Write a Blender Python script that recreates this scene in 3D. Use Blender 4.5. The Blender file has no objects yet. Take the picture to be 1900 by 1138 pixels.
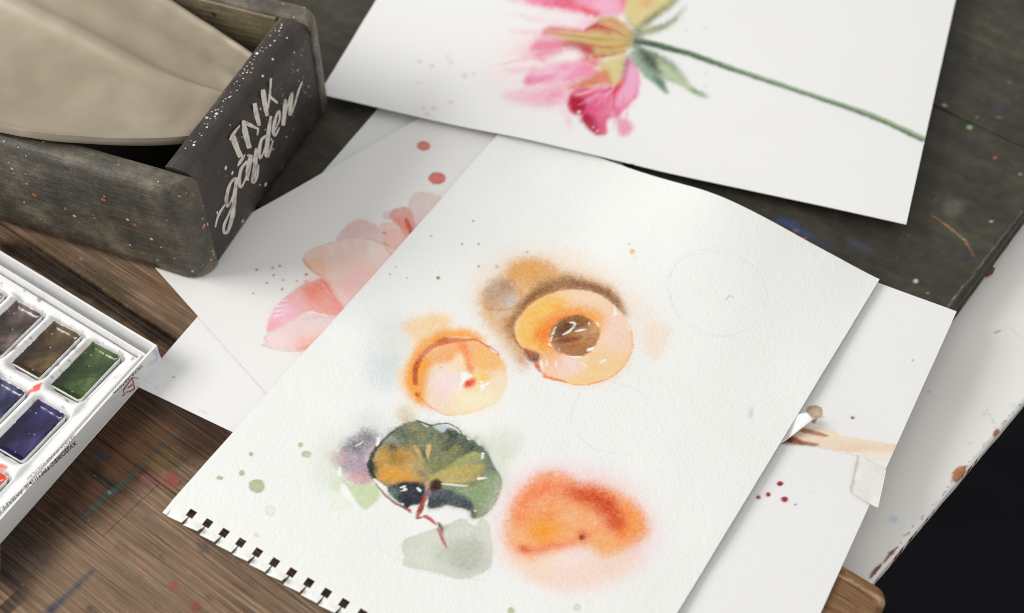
import bpy, bmesh, math, random
import numpy as np
from mathutils import Matrix, Vector

# ------------------------------------------------------------------ camera, world, lights
scene = bpy.context.scene
F_PX, PITCH, ROLL, CAM_H = 2700.704, 0.88829, -0.01411, 510.63      # fitted to the sheets' right angles (pixels, rad, mm)
_fw = np.array([0, math.cos(PITCH), -math.sin(PITCH)])
_rt0 = np.array([1., 0, 0]); _up0 = np.cross(_rt0, _fw)
_rt = math.cos(ROLL) * _rt0 + math.sin(ROLL) * _up0
_up = -math.sin(ROLL) * _rt0 + math.cos(ROLL) * _up0
CAM = np.array([0, 0, CAM_H])
cam_data = bpy.data.cameras.new('camera'); cam = bpy.data.objects.new('camera', cam_data)
scene.collection.objects.link(cam); scene.camera = cam
cam_data.sensor_width = 36; cam_data.lens = F_PX / 1900 * 36
cam_data.clip_start = 0.02; cam_data.clip_end = 20
cam.matrix_world = Matrix(((_rt[0], _up[0], -_fw[0], 0), (_rt[1], _up[1], -_fw[1], 0),
                           (_rt[2], _up[2], -_fw[2], CAM_H / 1000), (0, 0, 0, 1)))
cam_data.dof.use_dof = True; cam_data.dof.focus_distance = 0.625; cam_data.dof.aperture_fstop = 7.0

world = bpy.data.worlds.new('World'); scene.world = world; world.use_nodes = True
bg = world.node_tree.nodes['Background']
bg.inputs['Color'].default_value = (1.0, 0.997, 0.99, 1); bg.inputs['Strength'].default_value = 0.69

def window_lamp(name, loc, target, sx, sy, power, col):
    d = bpy.data.lights.new(name, 'AREA'); d.shape = 'RECTANGLE'; d.size = sx; d.size_y = sy
    d.energy = power; d.color = col
    o = bpy.data.objects.new(name, d); scene.collection.objects.link(o); o.location = loc
    o.rotation_euler = (Vector(target) - Vector(loc)).to_track_quat('-Z', 'Y').to_euler()
    return o
window_lamp('window_light', (-1.9, .66, 1.12), (0, .45, 0), 1.15, 1.0, 45, (1, .983, .955))
scene.cycles.filter_width = 0.95
vs = scene.view_settings
vs.view_transform = 'Standard'; vs.look = 'None'; vs.exposure = 0.0; vs.gamma = 1.0; vs.use_curve_mapping = False

# ------------------------------------------------------------------ geometry helpers (millimetres in, metres out)
def proj(P):
    d = np.asarray(P, float) - CAM; z = d @ _fw
    return np.stack([950 + F_PX * (d @ _rt) / z, 569 - F_PX * (d @ _up) / z], -1)
def ray(uv):
    uv = np.atleast_2d(np.asarray(uv, float))
    return (uv[:, :1] - 950) / F_PX * _rt - (uv[:, 1:2] - 569) / F_PX * _up + _fw
def on_z(uv, z=0.):
    d = ray(uv); t = (np.asarray(z) - CAM[2]) / d[:, 2]
    return CAM + t[:, None] * d
def on_plane(uv, p0, n):
    d = ray(uv); t = ((np.asarray(p0) - CAM) @ n) / (d @ n)
    return CAM + t[:, None] * d

COL = scene.collection
def link(name, me, mat=None, parent=None, origin=(0, 0, 0)):
    o = bpy.data.objects.new(name, me); COL.objects.link(o)
    if mat is not None and not me.materials: me.materials.append(mat)
    if parent is not None: o.parent = parent
    else: o.location = [c / 1000 for c in origin]
    return o
def empty(name, origin):
    o = bpy.data.objects.new(name, None); COL.objects.link(o); o.location = [c / 1000 for c in origin]
    o.empty_display_size = .02; o['_o'] = [float(c) for c in origin]
    return o
def tag(o, label=None, cat=None, group=None, kind=None):
    if label: o['label'] = label
    if cat: o['category'] = cat
    if group: o['group'] = group
    if kind: o['kind'] = kind
    return o
def mesh_np(name, V, Fc, smooth=True, colors=None, origin=(0, 0, 0), extra=None):
    """V (n,3) in world mm, Fc (m,4) or (m,3) index array or list of lists"""
    me = bpy.data.meshes.new(name)
    V = (np.asarray(V, float) - np.asarray(origin)) / 1000
    if isinstance(Fc, np.ndarray):
        k = Fc.shape[1]
        me.vertices.add(len(V)); me.vertices.foreach_set('co', V.astype(np.float32).ravel())
        me.loops.add(Fc.size); me.loops.foreach_set('vertex_index', Fc.astype(np.int32).ravel())
        me.polygons.add(len(Fc)); me.polygons.foreach_set('loop_start', np.arange(0, Fc.size, k, dtype=np.int32))
    else:
        me.from_pydata([tuple(v) for v in V], [], Fc)
    me.update(calc_edges=True)
    me.polygons.foreach_set('use_smooth', np.full(len(me.polygons), smooth))
    if colors is not None:
        a = me.attributes.new('paint', 'FLOAT_COLOR', 'POINT')
        c = np.ones((len(V), 4), np.float32); c[:, :colors.shape[1]] = colors
        a.data.foreach_set('color', c.ravel())
    me.validate(); me.update()
    return me

# ------------------------------------------------------------------ numpy water-colour painter (pigment, plus the plank gap's painted shade)
def lin(c):
    c = np.asarray(c, float) / 255.
    return np.where(c <= .04045, c / 12.92, ((c + .055) / 1.055) ** 2.4)
_tabs = {}
def vnoise(x, y, seed=0):
    if seed not in _tabs: _tabs[seed] = np.random.RandomState(seed + 11).rand(257, 257).astype(np.float32)
    T = _tabs[seed]
    xi = np.floor(x).astype(int); yi = np.floor(y).astype(int); fx = x - xi; fy = y - yi
    fx = fx * fx * (3 - 2 * fx); fy = fy * fy * (3 - 2 * fy)
    a = xi & 255; b = yi & 255
    return (T[b, a] * (1 - fx) + T[b, a + 1] * fx) * (1 - fy) + (T[b + 1, a] * (1 - fx) + T[b + 1, a + 1] * fx) * fy
def fbm(x, y, seed=0, o=3):
    s = 0; w = 0; k = 1.
    for i in range(o):
        s = s + k * vnoise(x * 2 ** i, y * 2 ** i, seed + i * 7); w += k; k *= .55
    return s / w
def boxblur(A, r, ax):
    if r < 1: return A
    A = np.moveaxis(A, ax, 0); n = A.shape[0]
    P = np.concatenate([np.repeat(A[:1], r + 1, 0), A, np.repeat(A[-1:], r, 0)], 0).cumsum(0)
    return np.moveaxis((P[2 * r + 1:] - P[:-2 * r - 1])[:n] / (2 * r + 1), 0, ax)
def blur(A, s):
    if s <= .05: return A
    if s < 2.2:
        k = int(math.ceil(3 * s)); w = np.exp(-.5 * (np.arange(-k, k + 1) / s) ** 2); w /= w.sum()
        for ax in (0, 1):
            P = np.pad(A, [(k, k) if i == ax else (0, 0) for i in (0, 1)], mode='edge'); B = 0
            for i, wi in enumerate(w):
                B = B + wi * (P[i:i + A.shape[0]] if ax == 0 else P[:, i:i + A.shape[1]])
            A = B
        return A
    r = max(1, int(round((math.sqrt(4 * s * s + 1) - 1) / 2)))
    for ax in (0, 1):
        for _ in range(3): A = boxblur(A, r, ax)
    return A
def catmull(P, closed=True, n=6):
    P = np.asarray(P, float); N = len(P); out = []
    R = range(N) if closed else range(N - 1)
    g = (lambda i: P[i % N]) if closed else (lambda i: P[min(max(i, 0), N - 1)])
    for i in R:
        a, b, c, d = g(i - 1), g(i), g(i + 1), g(i + 2)
        for k in range(n):
            t = k / n
            out.append(.5 * (2 * b + (c - a) * t + (2 * a - 5 * b + 4 * c - d) * t * t + (3 * b - a - 3 * c + d) * t ** 3))
    if not closed: out.append(P[-1])
    return np.array(out)
def ell(cx, cy, rx, ry, rot=0, n=16):
    t = np.linspace(0, 2 * math.pi, n, endpoint=False); c, s = math.cos(math.radians(rot)), math.sin(math.radians(rot))
    return [(cx + rx * math.cos(a) * c - ry * math.sin(a) * s, cy + rx * math.cos(a) * s + ry * math.sin(a) * c) for a in t]
class Canvas:
    def __init__(s, x0, y0, x1, y1, base):
        s.x0, s.y0, s.w, s.h = x0, y0, x1 - x0, y1 - y0
        s.base = lin(base); s.A = np.ones((s.h, s.w, 3), np.float32) * s.base.astype(np.float32)
        s.alpha = np.zeros((s.h, s.w), np.float32); s.o = (0., 0.); s.s = 1.; s.seed = 1; s.feather = .8
    def frame(s, ox, oy, sc): s.o = (ox, oy); s.s = sc
    def tr(s, P): return np.asarray(P, float)[:, :2] / s.s + np.array(s.o)
    def _win(s, P, pad):
        a = np.floor(P.min(0) - pad).astype(int) - [s.x0, s.y0]; b = np.ceil(P.max(0) + pad).astype(int) - [s.x0, s.y0]
        i0, j0 = max(a[0], 0), max(a[1], 0); i1, j1 = min(b[0], s.w), min(b[1], s.h)
        if i1 <= i0 or j1 <= j0: return None
        X, Y = np.meshgrid(np.arange(i0, i1) + s.x0 + .5, np.arange(j0, j1) + s.y0 + .5)
        return i0, j0, i1, j1, X, Y
    def _apply(s, win, m, col, a, gran, mode):
        i0, j0, i1, j1, X, Y = win
        if gran:
            g = fbm(X / 2.6, Y / 2.6, 50, 2) * .6 + fbm(X / 11, Y / 11, 60, 3) * .4
            m = m * np.clip(1 + gran * 2.2 * (g - .5), 0, 1.6)
        f = fbm(X / 2.1, Y / 2.1, 70, 2) - .5; f2 = fbm(X / 8, Y / 8, 75, 3) - .5
        m = m + s.feather * (2.6 * f + 1.7 * f2) * np.clip(m * (1 - m), 0, 1)
        k = np.clip(m * a, 0, 1)[..., None]; c = lin(col)
        R = s.A[j0:j1, i0:i1]
        if mode == 'mul': R[:] = R * (1 - k + k * (c / s.base))
        else: R[:] = R * (1 - k) + c * k
        al = s.alpha[j0:j1, i0:i1]; al[:] = 1 - (1 - al) * (1 - k[..., 0])
    def _warp(s, X, Y, warp, ws):
        s.seed += 1
        if not warp: return X, Y
        q = s.seed % 40
        return (X + warp * 2 * (fbm(X / ws, Y / ws, 100 + q, 3) - .5), Y + warp * 2 * (fbm(X / ws, Y / ws, 200 + q, 3) - .5))
    def wash(s, pts, col, a=1., b=1., warp=2., ws=9., edge=0., gran=.12, smooth=True, mode='over'):
        P = s.tr(pts)
        if smooth: P = catmull(P)
        win = s._win(P, 3.2 * b + warp + 3)
        if win is None: return
        X, Y = s._warp(win[4], win[5], warp, ws)
        ins = np.zeros(X.shape, bool); N = len(P)
        for i in range(N):
            (xa, ya), (xb, yb) = P[i], P[(i + 1) % N]
            if ya == yb: continue
            c = ((ya > Y) != (yb > Y)); ins ^= c & (X < (xb - xa) * (Y - ya) / (yb - ya) + xa)
        m = blur(ins.astype(np.float32), max(b, .55))
        if edge:
            e = np.clip(m - blur(ins.astype(np.float32), max(b, .55) + 2.2), 0, 1); m = m * (1 + edge * 2 * e)
            s._apply(win, np.clip(m, 0, 1), col, a, gran, mode)
            dark = tuple(.78 * np.asarray(col)); s._apply(win, e * 2, dark, edge, 0, mode)
        else: s._apply(win, m, col, a, gran, mode)
    def ell(s, cx, cy, rx, ry, col, a=1., b=1., rot=0, **k): s.wash(ell(cx, cy, rx, ry, rot), col, a, b, smooth=False, **k)
    def stroke(s, pts, w, col, a=1., b=.8, warp=1., ws=7., gran=.1, smooth=True, mode='over'):
        pts = np.asarray(pts, float); n = len(pts)
        w = np.full(n, float(w)) if np.isscalar(w) else np.asarray(w, float)
        Q = np.concatenate([pts, w[:, None]], 1)
        if smooth and n > 2: Q = catmull(Q, False, 5)
        P = s.tr(Q); W = Q[:, 2] / s.s / 2
        win = s._win(P, W.max() + 3 * b + warp + 2)
        if win is None: return
        X, Y = s._warp(win[4], win[5], warp, ws); D = np.full(X.shape, -1e9)
        for i in range(len(P) - 1):
            d = P[i + 1] - P[i]; L = max(d @ d, 1e-9)
            t = np.clip(((X - P[i][0]) * d[0] + (Y - P[i][1]) * d[1]) / L, 0, 1)
            D = np.maximum(D, W[i] + (W[i + 1] - W[i]) * t - np.hypot(X - P[i][0] - t * d[0], Y - P[i][1] - t * d[1]))
        m = np.clip(D / max(b, .5) * .5 + .5, 0, 1) if b < 2.5 else blur((D > 0).astype(np.float32), b)
        s._apply(win, m, col, a, gran, mode)
    def dot(s, x, y, r, col, a=.9, b=.7, edge=.4, warp=.8, ry=None):
        s.wash(ell(x, y, r, ry or r), col, a, b, warp=warp, ws=5, edge=edge, gran=.05, smooth=False)
    def settle(s, fine=.5, mid=.35):
        """pigment settles unevenly: density varies with the paper's tooth and in slow blooms"""
        Y, X = np.mgrid[0:s.h, 0:s.w]; X = X + s.x0; Y = Y + s.y0
        k = 1 + fine * 2 * (fbm(X / 1.9, Y / 1.9, 81, 2) - .5) + mid * 2 * (fbm(X / 24, Y / 24, 85, 4) - .5)
        T = np.clip(s.A / s.base, .004, 1.05); s.A = (s.base * T ** np.clip(k, .3, 2)[..., None]).astype(np.float32)
    def sample(s, uv):
        x = np.clip(uv[:, 0] - s.x0 - .5, 0, s.w - 1.001); y = np.clip(uv[:, 1] - s.y0 - .5, 0, s.h - 1.001)
        i = x.astype(int); j = y.astype(int); fx = (x - i)[:, None]; fy = (y - j)[:, None]
        def g(M): return (M[j, i] * (1 - fx) + M[j, i + 1] * fx) * (1 - fy) + (M[j + 1, i] * (1 - fx) + M[j + 1, i + 1] * fx) * fy
        T = g(s.A) / s.base; al = g(s.alpha[..., None])
        out = (uv[:, 0] < s.x0) | (uv[:, 0] > s.x0 + s.w) | (uv[:, 1] < s.y0) | (uv[:, 1] > s.y0 + s.h)
        T[out] = 1; al[out] = 0
        return T, al

# ------------------------------------------------------------------ materials
def new_mat(name):
    m = bpy.data.materials.new(name); m.use_nodes = True
    nt = m.node_tree; b = nt.nodes['Principled BSDF']
    return m, nt, b
def N(nt, t, **k):
    n = nt.nodes.new(t)
    for a, v in k.items():
        if a.startswith('i_'): n.inputs[int(a[2:]) if a[2:].isdigit() else a[2:].replace('_', ' ')].default_value = v
        else: setattr(n, a, v)
    return n
def coords(nt, rot=0., scale=(1, 1, 1)):
    tc = N(nt, 'ShaderNodeTexCoord'); mp = N(nt, 'ShaderNodeMapping'); m2 = N(nt, 'ShaderNodeMapping')
    mp.inputs['Rotation'].default_value = (0, 0, rot); m2.inputs['Scale'].default_value = scale
    nt.links.new(tc.outputs['Object'], mp.inputs[0]); nt.links.new(mp.outputs[0], m2.inputs[0]); return m2.outputs[0]
def noise(nt, vec, scale, detail=3, rough=.55, dist=0.):
    n = N(nt, 'ShaderNodeTexNoise'); n.inputs['Scale'].default_value = scale; n.inputs['Detail'].default_value = detail
    n.inputs['Roughness'].default_value = rough; n.inputs['Distortion'].default_value = dist
    nt.links.new(vec, n.inputs['Vector']); return n.outputs['Fac']
def ramp(nt, fac, stops):
    r = N(nt, 'ShaderNodeValToRGB'); e = r.color_ramp.elements
    while len(e) < len(stops): e.new(.5)
    for x, (p, c) in zip(e, stops):
        x.position = p; x.color = (*c, 1) if len(c) == 3 else c
    nt.links.new(fac, r.inputs[0]); return r.outputs[0]
def mix(nt, a, b, fac, mode='MIX'):
    m = N(nt, 'ShaderNodeMix', data_type='RGBA', blend_type=mode)
    for s, v in ((6, a), (7, b), (0, fac)):
        if hasattr(v, 'is_linked') or hasattr(v, 'links'): nt.links.new(v, m.inputs[s])
        else: m.inputs[s].default_value = (*v, 1) if isinstance(v, (tuple, list)) and len(v) == 3 else v
    return m.outputs[2]
def math_n(nt, op, a, b=None, c=None):
    m = N(nt, 'ShaderNodeMath', operation=op)
    for i, v in enumerate((a, b, c)):
        if v is None: continue
        if hasattr(v, 'links'): nt.links.new(v, m.inputs[i])
        else: m.inputs[i].default_value = v
    return m.outputs[0]
def bump(nt, b, h, strength, dist):
    n = N(nt, 'ShaderNodeBump'); n.inputs['Strength'].default_value = strength; n.inputs['Distance'].default_value = dist
    nt.links.new(h, n.inputs['Height']); nt.links.new(n.outputs[0], b.inputs['Normal'])
def attr(nt):
    a = N(nt, 'ShaderNodeAttribute'); a.attribute_name = 'paint'; return a
G = math.radians(38)                                              # the planks' grain runs at -38 degrees
def lc(*c): return tuple(float(x) for x in lin(c))

def paper_mat(name, grain=.35, scale=900):
    m, nt, b = new_mat(name); a = attr(nt)
    v = coords(nt)
    big = noise(nt, v, 14, 3)
    c = mix(nt, a.outputs['Color'], mix(nt, a.outputs['Color'], (.965, .96, .94), 1., 'MULTIPLY'), big)
    nt.links.new(c, b.inputs['Base Color'])
    b.inputs['Roughness'].default_value = .92; b.inputs['Specular IOR Level'].default_value = .18
    h = math_n(nt, 'ADD', noise(nt, v, scale, 3, .6), math_n(nt, 'MULTIPLY', noise(nt, v, scale * .35, 2), .8))
    bump(nt, b, h, grain, .00035)
    return m
M_PAPER = paper_mat('cold_pressed_paper', .5, 800)
M_SMOOTH = paper_mat('smooth_paper', .22, 1300)

def wood_brown():
    m, nt, b = new_mat('weathered_brown_wood')
    v = coords(nt, G); a = attr(nt)
    tc = coords(nt, G, (1, 26, 1)); tf = coords(nt, G, (1, 70, 1))
    g1 = noise(nt, tc, 9, 5, .62, .25); g2 = noise(nt, tf, 26, 4, .65); g3 = noise(nt, v, 10, 4, .6); g4 = noise(nt, v, 55, 4, .65)
    base = ramp(nt, g1, [(.28, lc(96, 79, 62)), (.46, lc(141, 122, 101)), (.6, lc(166, 149, 127)), (.75, lc(200, 186, 165))])
    base = mix(nt, base, ramp(nt, g3, [(.3, lc(116, 82, 62)), (.45, lc(150, 124, 102)), (.55, lc(156, 138, 116)), (.7, lc(150, 144, 132))]), .6)
    base = mix(nt, base, ramp(nt, g4, [(.35, lc(108, 96, 82)), (.5, lc(154, 136, 114)), (.68, lc(174, 138, 112))]), .35)
    g5 = noise(nt, coords(nt, G, (1, 60, 1)), 14, 5, .7)
    base = mix(nt, base, ramp(nt, g5, [(.32, (.45, .4, .36)), (.5, (1, 1, 1)), (.66, (1.7, 1.66, 1.62))]), 1., 'MULTIPLY')
    al = math_n(nt, 'MULTIPLY', a.outputs['Alpha'], ramp(nt, math_n(nt, 'ADD', math_n(nt, 'MULTIPLY', g2, .5), math_n(nt, 'MULTIPLY', g5, .5)), [(.36, (1, 1, 1)), (.62, (.8,) * 3)]))
    st = mix(nt, base, a.outputs['Color'], al)
    fine = ramp(nt, g2, [(.3, (.34, .31, .28)), (.44, (.8, .79, .78)), (.58, (1.05, 1.05, 1.05)), (.72, (1.9, 1.88, 1.84))])
    g6 = noise(nt, coords(nt, G, (1, 34, 1)), 11, 6, .75)
    st = mix(nt, st, lc(196, 184, 166), math_n(nt, 'MULTIPLY', ramp(nt, g6, [(.56, (0, 0, 0)), (.7, (.55,) * 3)]), math_n(nt, 'SUBTRACT', 1., math_n(nt, 'MULTIPLY', a.outputs['Alpha'], .75))))
    col = mix(nt, mix(nt, st, (.64, .565, .52), 1., 'MULTIPLY'), fine, 1., 'MULTIPLY')
    nt.links.new(col, b.inputs['Base Color'])
    b.inputs['Roughness'].default_value = .7; b.inputs['Specular IOR Level'].default_value = .14
    bump(nt, b, math_n(nt, 'ADD', g2, math_n(nt, 'MULTIPLY', g1, .6)), .5, .0006)
    return m
def wood_dark():
    m, nt, b = new_mat('dark_stained_wood')
    v = coords(nt, G); a = attr(nt); tc = coords(nt, G, (1, 9, 1))
    g1 = noise(nt, tc, 14, 5, .6, .3); g3 = noise(nt, v, 18, 8, .72); g4 = noise(nt, v, 160, 3, .6)
    base = ramp(nt, g3, [(.3, lc(40, 39, 33)), (.5, lc(64, 62, 53)), (.7, lc(90, 87, 73))])
    base = mix(nt, base, ramp(nt, g1, [(.3, lc(34, 31, 27)), (.55, lc(62, 57, 48)), (.75, lc(78, 71, 59))]), .45)
    st = mix(nt, base, a.outputs['Color'], a.outputs['Alpha'])
    col = mix(nt, st, ramp(nt, g4, [(.3, (.7, .7, .7)), (.5, (1, 1, 1)), (.7, (1.3, 1.3, 1.28))]), .6, 'MULTIPLY')
    nt.links.new(col, b.inputs['Base Color'])
    nt.links.new(ramp(nt, g3, [(.3, (.48,) * 3), (.7, (.66,) * 3)]), b.inputs['Roughness'])
    b.inputs['Specular IOR Level'].default_value = .22
    bump(nt, b, math_n(nt, 'ADD', g1, math_n(nt, 'MULTIPLY', g4, .4)), .3, .0006)
    return m
M_BROWN = wood_brown(); M_DARK = wood_dark()

# ------------------------------------------------------------------ table: planks along -38 degrees, white painted table below
gs = np.array([math.cos(G), -math.sin(G)]); gt = np.array([math.sin(G), math.cos(G)])
def st2w(s, t): return np.stack([s * gs[0] + t * gt[0], s * gs[1] + t * gt[1]], -1)
def axis(a, b, fa, fb, fine, coarse):
    """coordinates from a to b, fine between fa and fb, with a few extra lines for the rounded ends"""
    def seg(x0, x1, st): return list(np.linspace(x0, x1, max(1, int(round((x1 - x0) / st))), endpoint=False)) if x1 > x0 else []
    e = [0, .3, .7, 1.3, 2.2, 3.4, 5]
    pts = [a + q for q in e] + [b - q for q in e]
    pts += seg(max(a, fa), min(b, fb), fine) + seg(a, min(fa, b), coarse) + seg(max(fb, a), b, coarse)
    pts = np.array(sorted(p for p in pts if a <= p <= b)); keep = [0]
    for i in range(1, len(pts)):
        if pts[i] - pts[keep[-1]] > .12: keep.append(i)
    pts = pts[keep]; pts[-1] = b
    return pts
def grid_faces(n, m):
    i, j = np.meshgrid(np.arange(n - 1), np.arange(m - 1), indexing='ij'); k = i * m + j
    return np.stack([k, k + m, k + m + 1, k + 1], -1).reshape(-1, 4)
def skirt(n, m, off):
    """boundary loop of an n x m grid (counter-clockwise), plus faces down to a second copy of that loop at index off"""
    L = [i * m for i in range(n)] + [(n - 1) * m + j for j in range(1, m)] + [i * m + m - 1 for i in range(n - 2, -1, -1)] + [j for j in range(m - 2, 0, -1)]
    L = np.array(L); K = len(L); b = off + np.arange(K)
    return L, np.stack([L, b, np.roll(b, -1), np.roll(L, -1)], -1)
def plank(name, s0, s1, t0, t1, fine, fs, ft, canvas, mat, parent, r=1.2, rc=0., depth=13, warp=.25, z0=0.):
    S = axis(s0, s1, fs[0], fs[1], fine, 12); T = axis(t0, t1, ft[0], ft[1], fine, 10)
    s, t = np.meshgrid(S, T, indexing='ij'); s = s.ravel(); t = t.ravel()
    if rc:                                                         # worn round corner at (s1, t1)
        dx = s - (s1 - rc); dy = t - (t1 - rc); k = (dx > 0) & (dy > 0); h = np.maximum(np.hypot(dx, dy), 1e-6)
        q = np.maximum(dx, dy) / h; s = np.where(k, s1 - rc + dx * q, s); t = np.where(k, t1 - rc + dy * q, t)
        dd = np.where(k, rc - np.hypot(s - (s1 - rc), t - (t1 - rc)), 1e9)
    else: dd = 1e9
    d = np.minimum(np.minimum(np.minimum(s - s0, s1 - s), np.minimum(t - t0, t1 - t)), dd)
    e = np.clip(r - d, 0, r); z = z0 - (r - np.sqrt(np.maximum(r * r - e * e, 0)))
    z = z + warp * (fbm(s / 60, t / 18, 5, 2) - .75) * np.clip(d / 3, 0, 1)
    V = np.concatenate([st2w(s, t), z[:, None]], 1)
    Tm, al = canvas.sample(proj(V)); colr = np.concatenate([Tm * canvas.base, al], 1)
    L, Fk = skirt(len(S), len(T), len(V)); B = V[L].copy(); B[:, 2] = z0 - depth
    V2 = np.concatenate([V, B]); colr = np.concatenate([colr, colr[L]])
    me = mesh_np(name, V2, np.concatenate([grid_faces(len(S), len(T)), Fk]), True, colr)
    return link(name, me, mat, parent)

table = empty('tabletop', (0, 0, 0)); tag(table, 'old wooden tabletop of dark stained and weathered brown paint-spattered planks', 'tabletop', kind='structure')

# paint marks, stains and the gap's painted shade on the brown planks, traced in photo pixels
CW = Canvas(0, 380, 1700, 1140, (150, 128, 108))
def brown_stains_and_shade():
    c = CW; c.frame(0, 0, 1)
    dk = (66, 48, 38)
    c.wash([(0, 900), (160, 800), (290, 680), (440, 790), (410, 850), (290, 890), (190, 980), (90, 1070), (0, 1120)], (62, 41, 27), .98, 16, warp=16, ws=26)
    c.wash([(60, 960), (200, 770), (300, 690), (420, 780), (430, 830), (330, 850), (240, 890), (150, 960), (90, 1020), (0, 1060)], (64, 42, 28), .95, 13, warp=16, ws=22)
    c.wash([(230, 720), (300, 680), (400, 770), (330, 790)], (46, 34, 28), .9, 11, warp=10, ws=20)
    c.wash([(0, 980), (60, 950), (110, 990), (70, 1060), (0, 1080)], (36, 28, 24), .95, 11, warp=12, ws=20)
    c.wash([(0, 1060), (40, 1060), (60, 1138), (0, 1138)], (40, 34, 44), .9, 10, warp=10, ws=20)
    c.wash([(0, 1010), (70, 1000), (90, 1050), (30, 1080)], (60, 50, 48), .8, 12, warp=10)
    c.wash([(180, 860), (290, 780), (330, 800), (250, 880), (170, 930)], (112, 80, 54), .7, 12, warp=10)
    c.wash([(150, 1000), (300, 930), (380, 1010), (430, 1138), (100, 1138), (60, 1080)], (176, 158, 136), .6, 24, warp=14, ws=30)
    c.frame(0, 640, 3.2515)
    c.wash([(520, 760), (580, 730), (640, 790), (700, 840), (740, 880), (700, 900), (620, 850), (550, 790)], (30, 27, 30), .95, 3, warp=5)
    c.wash([(330, 950), (390, 960), (370, 1010), (340, 1060), (310, 1040), (300, 990)], (36, 30, 30), .9, 4, warp=5)
    c.wash([(140, 970), (190, 980), (200, 1020), (160, 1010)], (36, 30, 30), .8, 5, warp=5)
    c.ell(598, 683, 28, 22, (40, 56, 96), .9, 1.2); c.ell(658, 672, 20, 18, (44, 60, 100), .85, 1.2)
    for x, y, r in ((722, 590, 13), (888, 593, 10), (826, 640, 8), (790, 930, 7)): c.ell(x, y, r, r * .8, (44, 36, 34), .85, 1)
    c.wash([(980, 800), (1060, 780), (1073, 840), (1030, 880), (985, 850)], (176, 96, 84), .8, 3, warp=3)
    c.wash([(860, 820), (950, 770), (960, 850), (880, 870)], (166, 110, 112), .5, 8, warp=4)
    c.wash([(900, 700), (1040, 620), (1073, 680), (960, 760)], (150, 134, 86), .55, 9, warp=4)
    c.stroke([(470, 1075), (560, 980), (650, 905), (700, 870), (740, 835), (800, 780), (860, 725), (930, 640), (1010, 570), (1073, 520)], [10, 20, 26, 30, 24, 20, 14, 12, 18, 16], (38, 86, 86), .9, .9, warp=3, ws=4, gran=.9)
    c.stroke([(560, 980), (650, 905), (760, 870)], [20, 22, 6], (44, 92, 92), .4, 2.5, gran=.4)
    c.frame(0, 880, 4.13)
    c.wash([(370, 1010), (440, 960), (560, 850), (640, 780), (735, 720), (690, 790), (600, 880), (520, 960), (420, 1050), (360, 1060)], (60, 88, 122), .8, 2.5, warp=3, gran=.4)
    c.wash([(300, 1060), (420, 1000), (470, 1010), (400, 1066)], (52, 70, 110), .6, 3)
    for (x, y, rx, ry, col) in ((1080, 775, 30, 34, (186, 96, 74)), (1340, 860, 50, 40, (182, 84, 80)), (1500, 1020, 40, 60, (180, 84, 76)), (1706, 898, 22, 26, (180, 80, 66)),
                                (1610, 955, 40, 26, (78, 92, 108)), (1190, 1030, 26, 22, (176, 90, 72)), (970, 255, 36, 26, (176, 110, 104)), (850, 350, 26, 18, (168, 104, 100)),
                                (1240, 640, 30, 22, (78, 72, 92)), (1560, 560, 70, 40, (90, 88, 100)), (1330, 50, 70, 46, (174, 84, 76)), (1380, 60, 24, 20, (84, 66, 88)),
                                (930, 560, 60, 50, (150, 108, 92)), (700, 1050, 60, 40, (96, 84, 74)), (960, 640, 20, 16, (180, 92, 78)), (1130, 50, 60, 40, (150, 104, 106))):
        c.wash([(px, py) for px, py in ell(x, y, rx, ry, 35)], col, .6, 1.3, warp=6, ws=5, gran=.9, smooth=False)
    c.wash([(1000, 530), (1080, 490), (1250, 600), (1100, 610)], (104, 96, 86), .6, 7, warp=6)
    c.wash([(850, 700), (1000, 740), (1200, 880), (1330, 960), (1200, 960), (900, 800)], (128, 116, 100), .6, 8, warp=8)
    c.wash([(1100, 470), (1400, 560), (1300, 620), (1080, 560)], (150, 124, 92), .5, 10, warp=8)
    rs = np.random.RandomState(4)
    for _ in range(60):
        x, y = rs.uniform(0, 1900), rs.uniform(-200, 1066)
        c.ell(x, y, rs.uniform(3, 8), rs.uniform(3, 6), [(206, 196, 182), (60, 50, 46), (186, 130, 96), (212, 204, 190)][rs.randint(4)], rs.uniform(.5, .9), .8)
    c.frame(1480, 980, 7.2045)                                      # plank end at the right
    c.wash([(500, 300), (1400, 800), (1300, 1300), (100, 1300)], (168, 130, 88), .85, 6, warp=4)
    for q, w, col, a in (([(620, 530), (800, 570), (960, 660), (1120, 770), (1230, 850)], [40, 20, 40, 60, 60], (220, 202, 170), .8), ([(560, 640), (720, 710), (900, 820), (1060, 920), (1130, 1010)], [50, 30, 20, 50, 90], (226, 208, 178), .85), ([(450, 880), (640, 970), (840, 1090), (960, 1150)], [24, 20, 16, 12], (206, 178, 138), .8),
                         ([(640, 470), (860, 600), (1000, 690)], [10, 16, 12], (104, 74, 48), .8), ([(540, 660), (760, 790), (1000, 960)], [20, 40, 30], (128, 92, 60), .7), ([(430, 870), (620, 930), (820, 1060)], [14, 22, 18], (100, 70, 46), .8), ([(340, 1050), (480, 1090), (600, 1150)], 24, (112, 76, 48), .7), ([(1250, 880), (1220, 1000), (1150, 1130)], [30, 40, 40], (120, 84, 52), .8), ([(1060, 1070), (1080, 1085)], 30, (70, 50, 40), .8)):
        c.stroke(q, w, col, a, 2.2, warp=3, gran=.3)
    c.frame(0, 440, 4.064)                                          # upper plank beside the tin's back
    c.wash([(0, 0), (300, 0), (500, 100), (700, 240), (900, 380), (1060, 560), (1290, 700), (1200, 700), (900, 520), (560, 240), (200, 130), (0, 60)], (78, 64, 48), .95, 10, warp=10)
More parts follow.
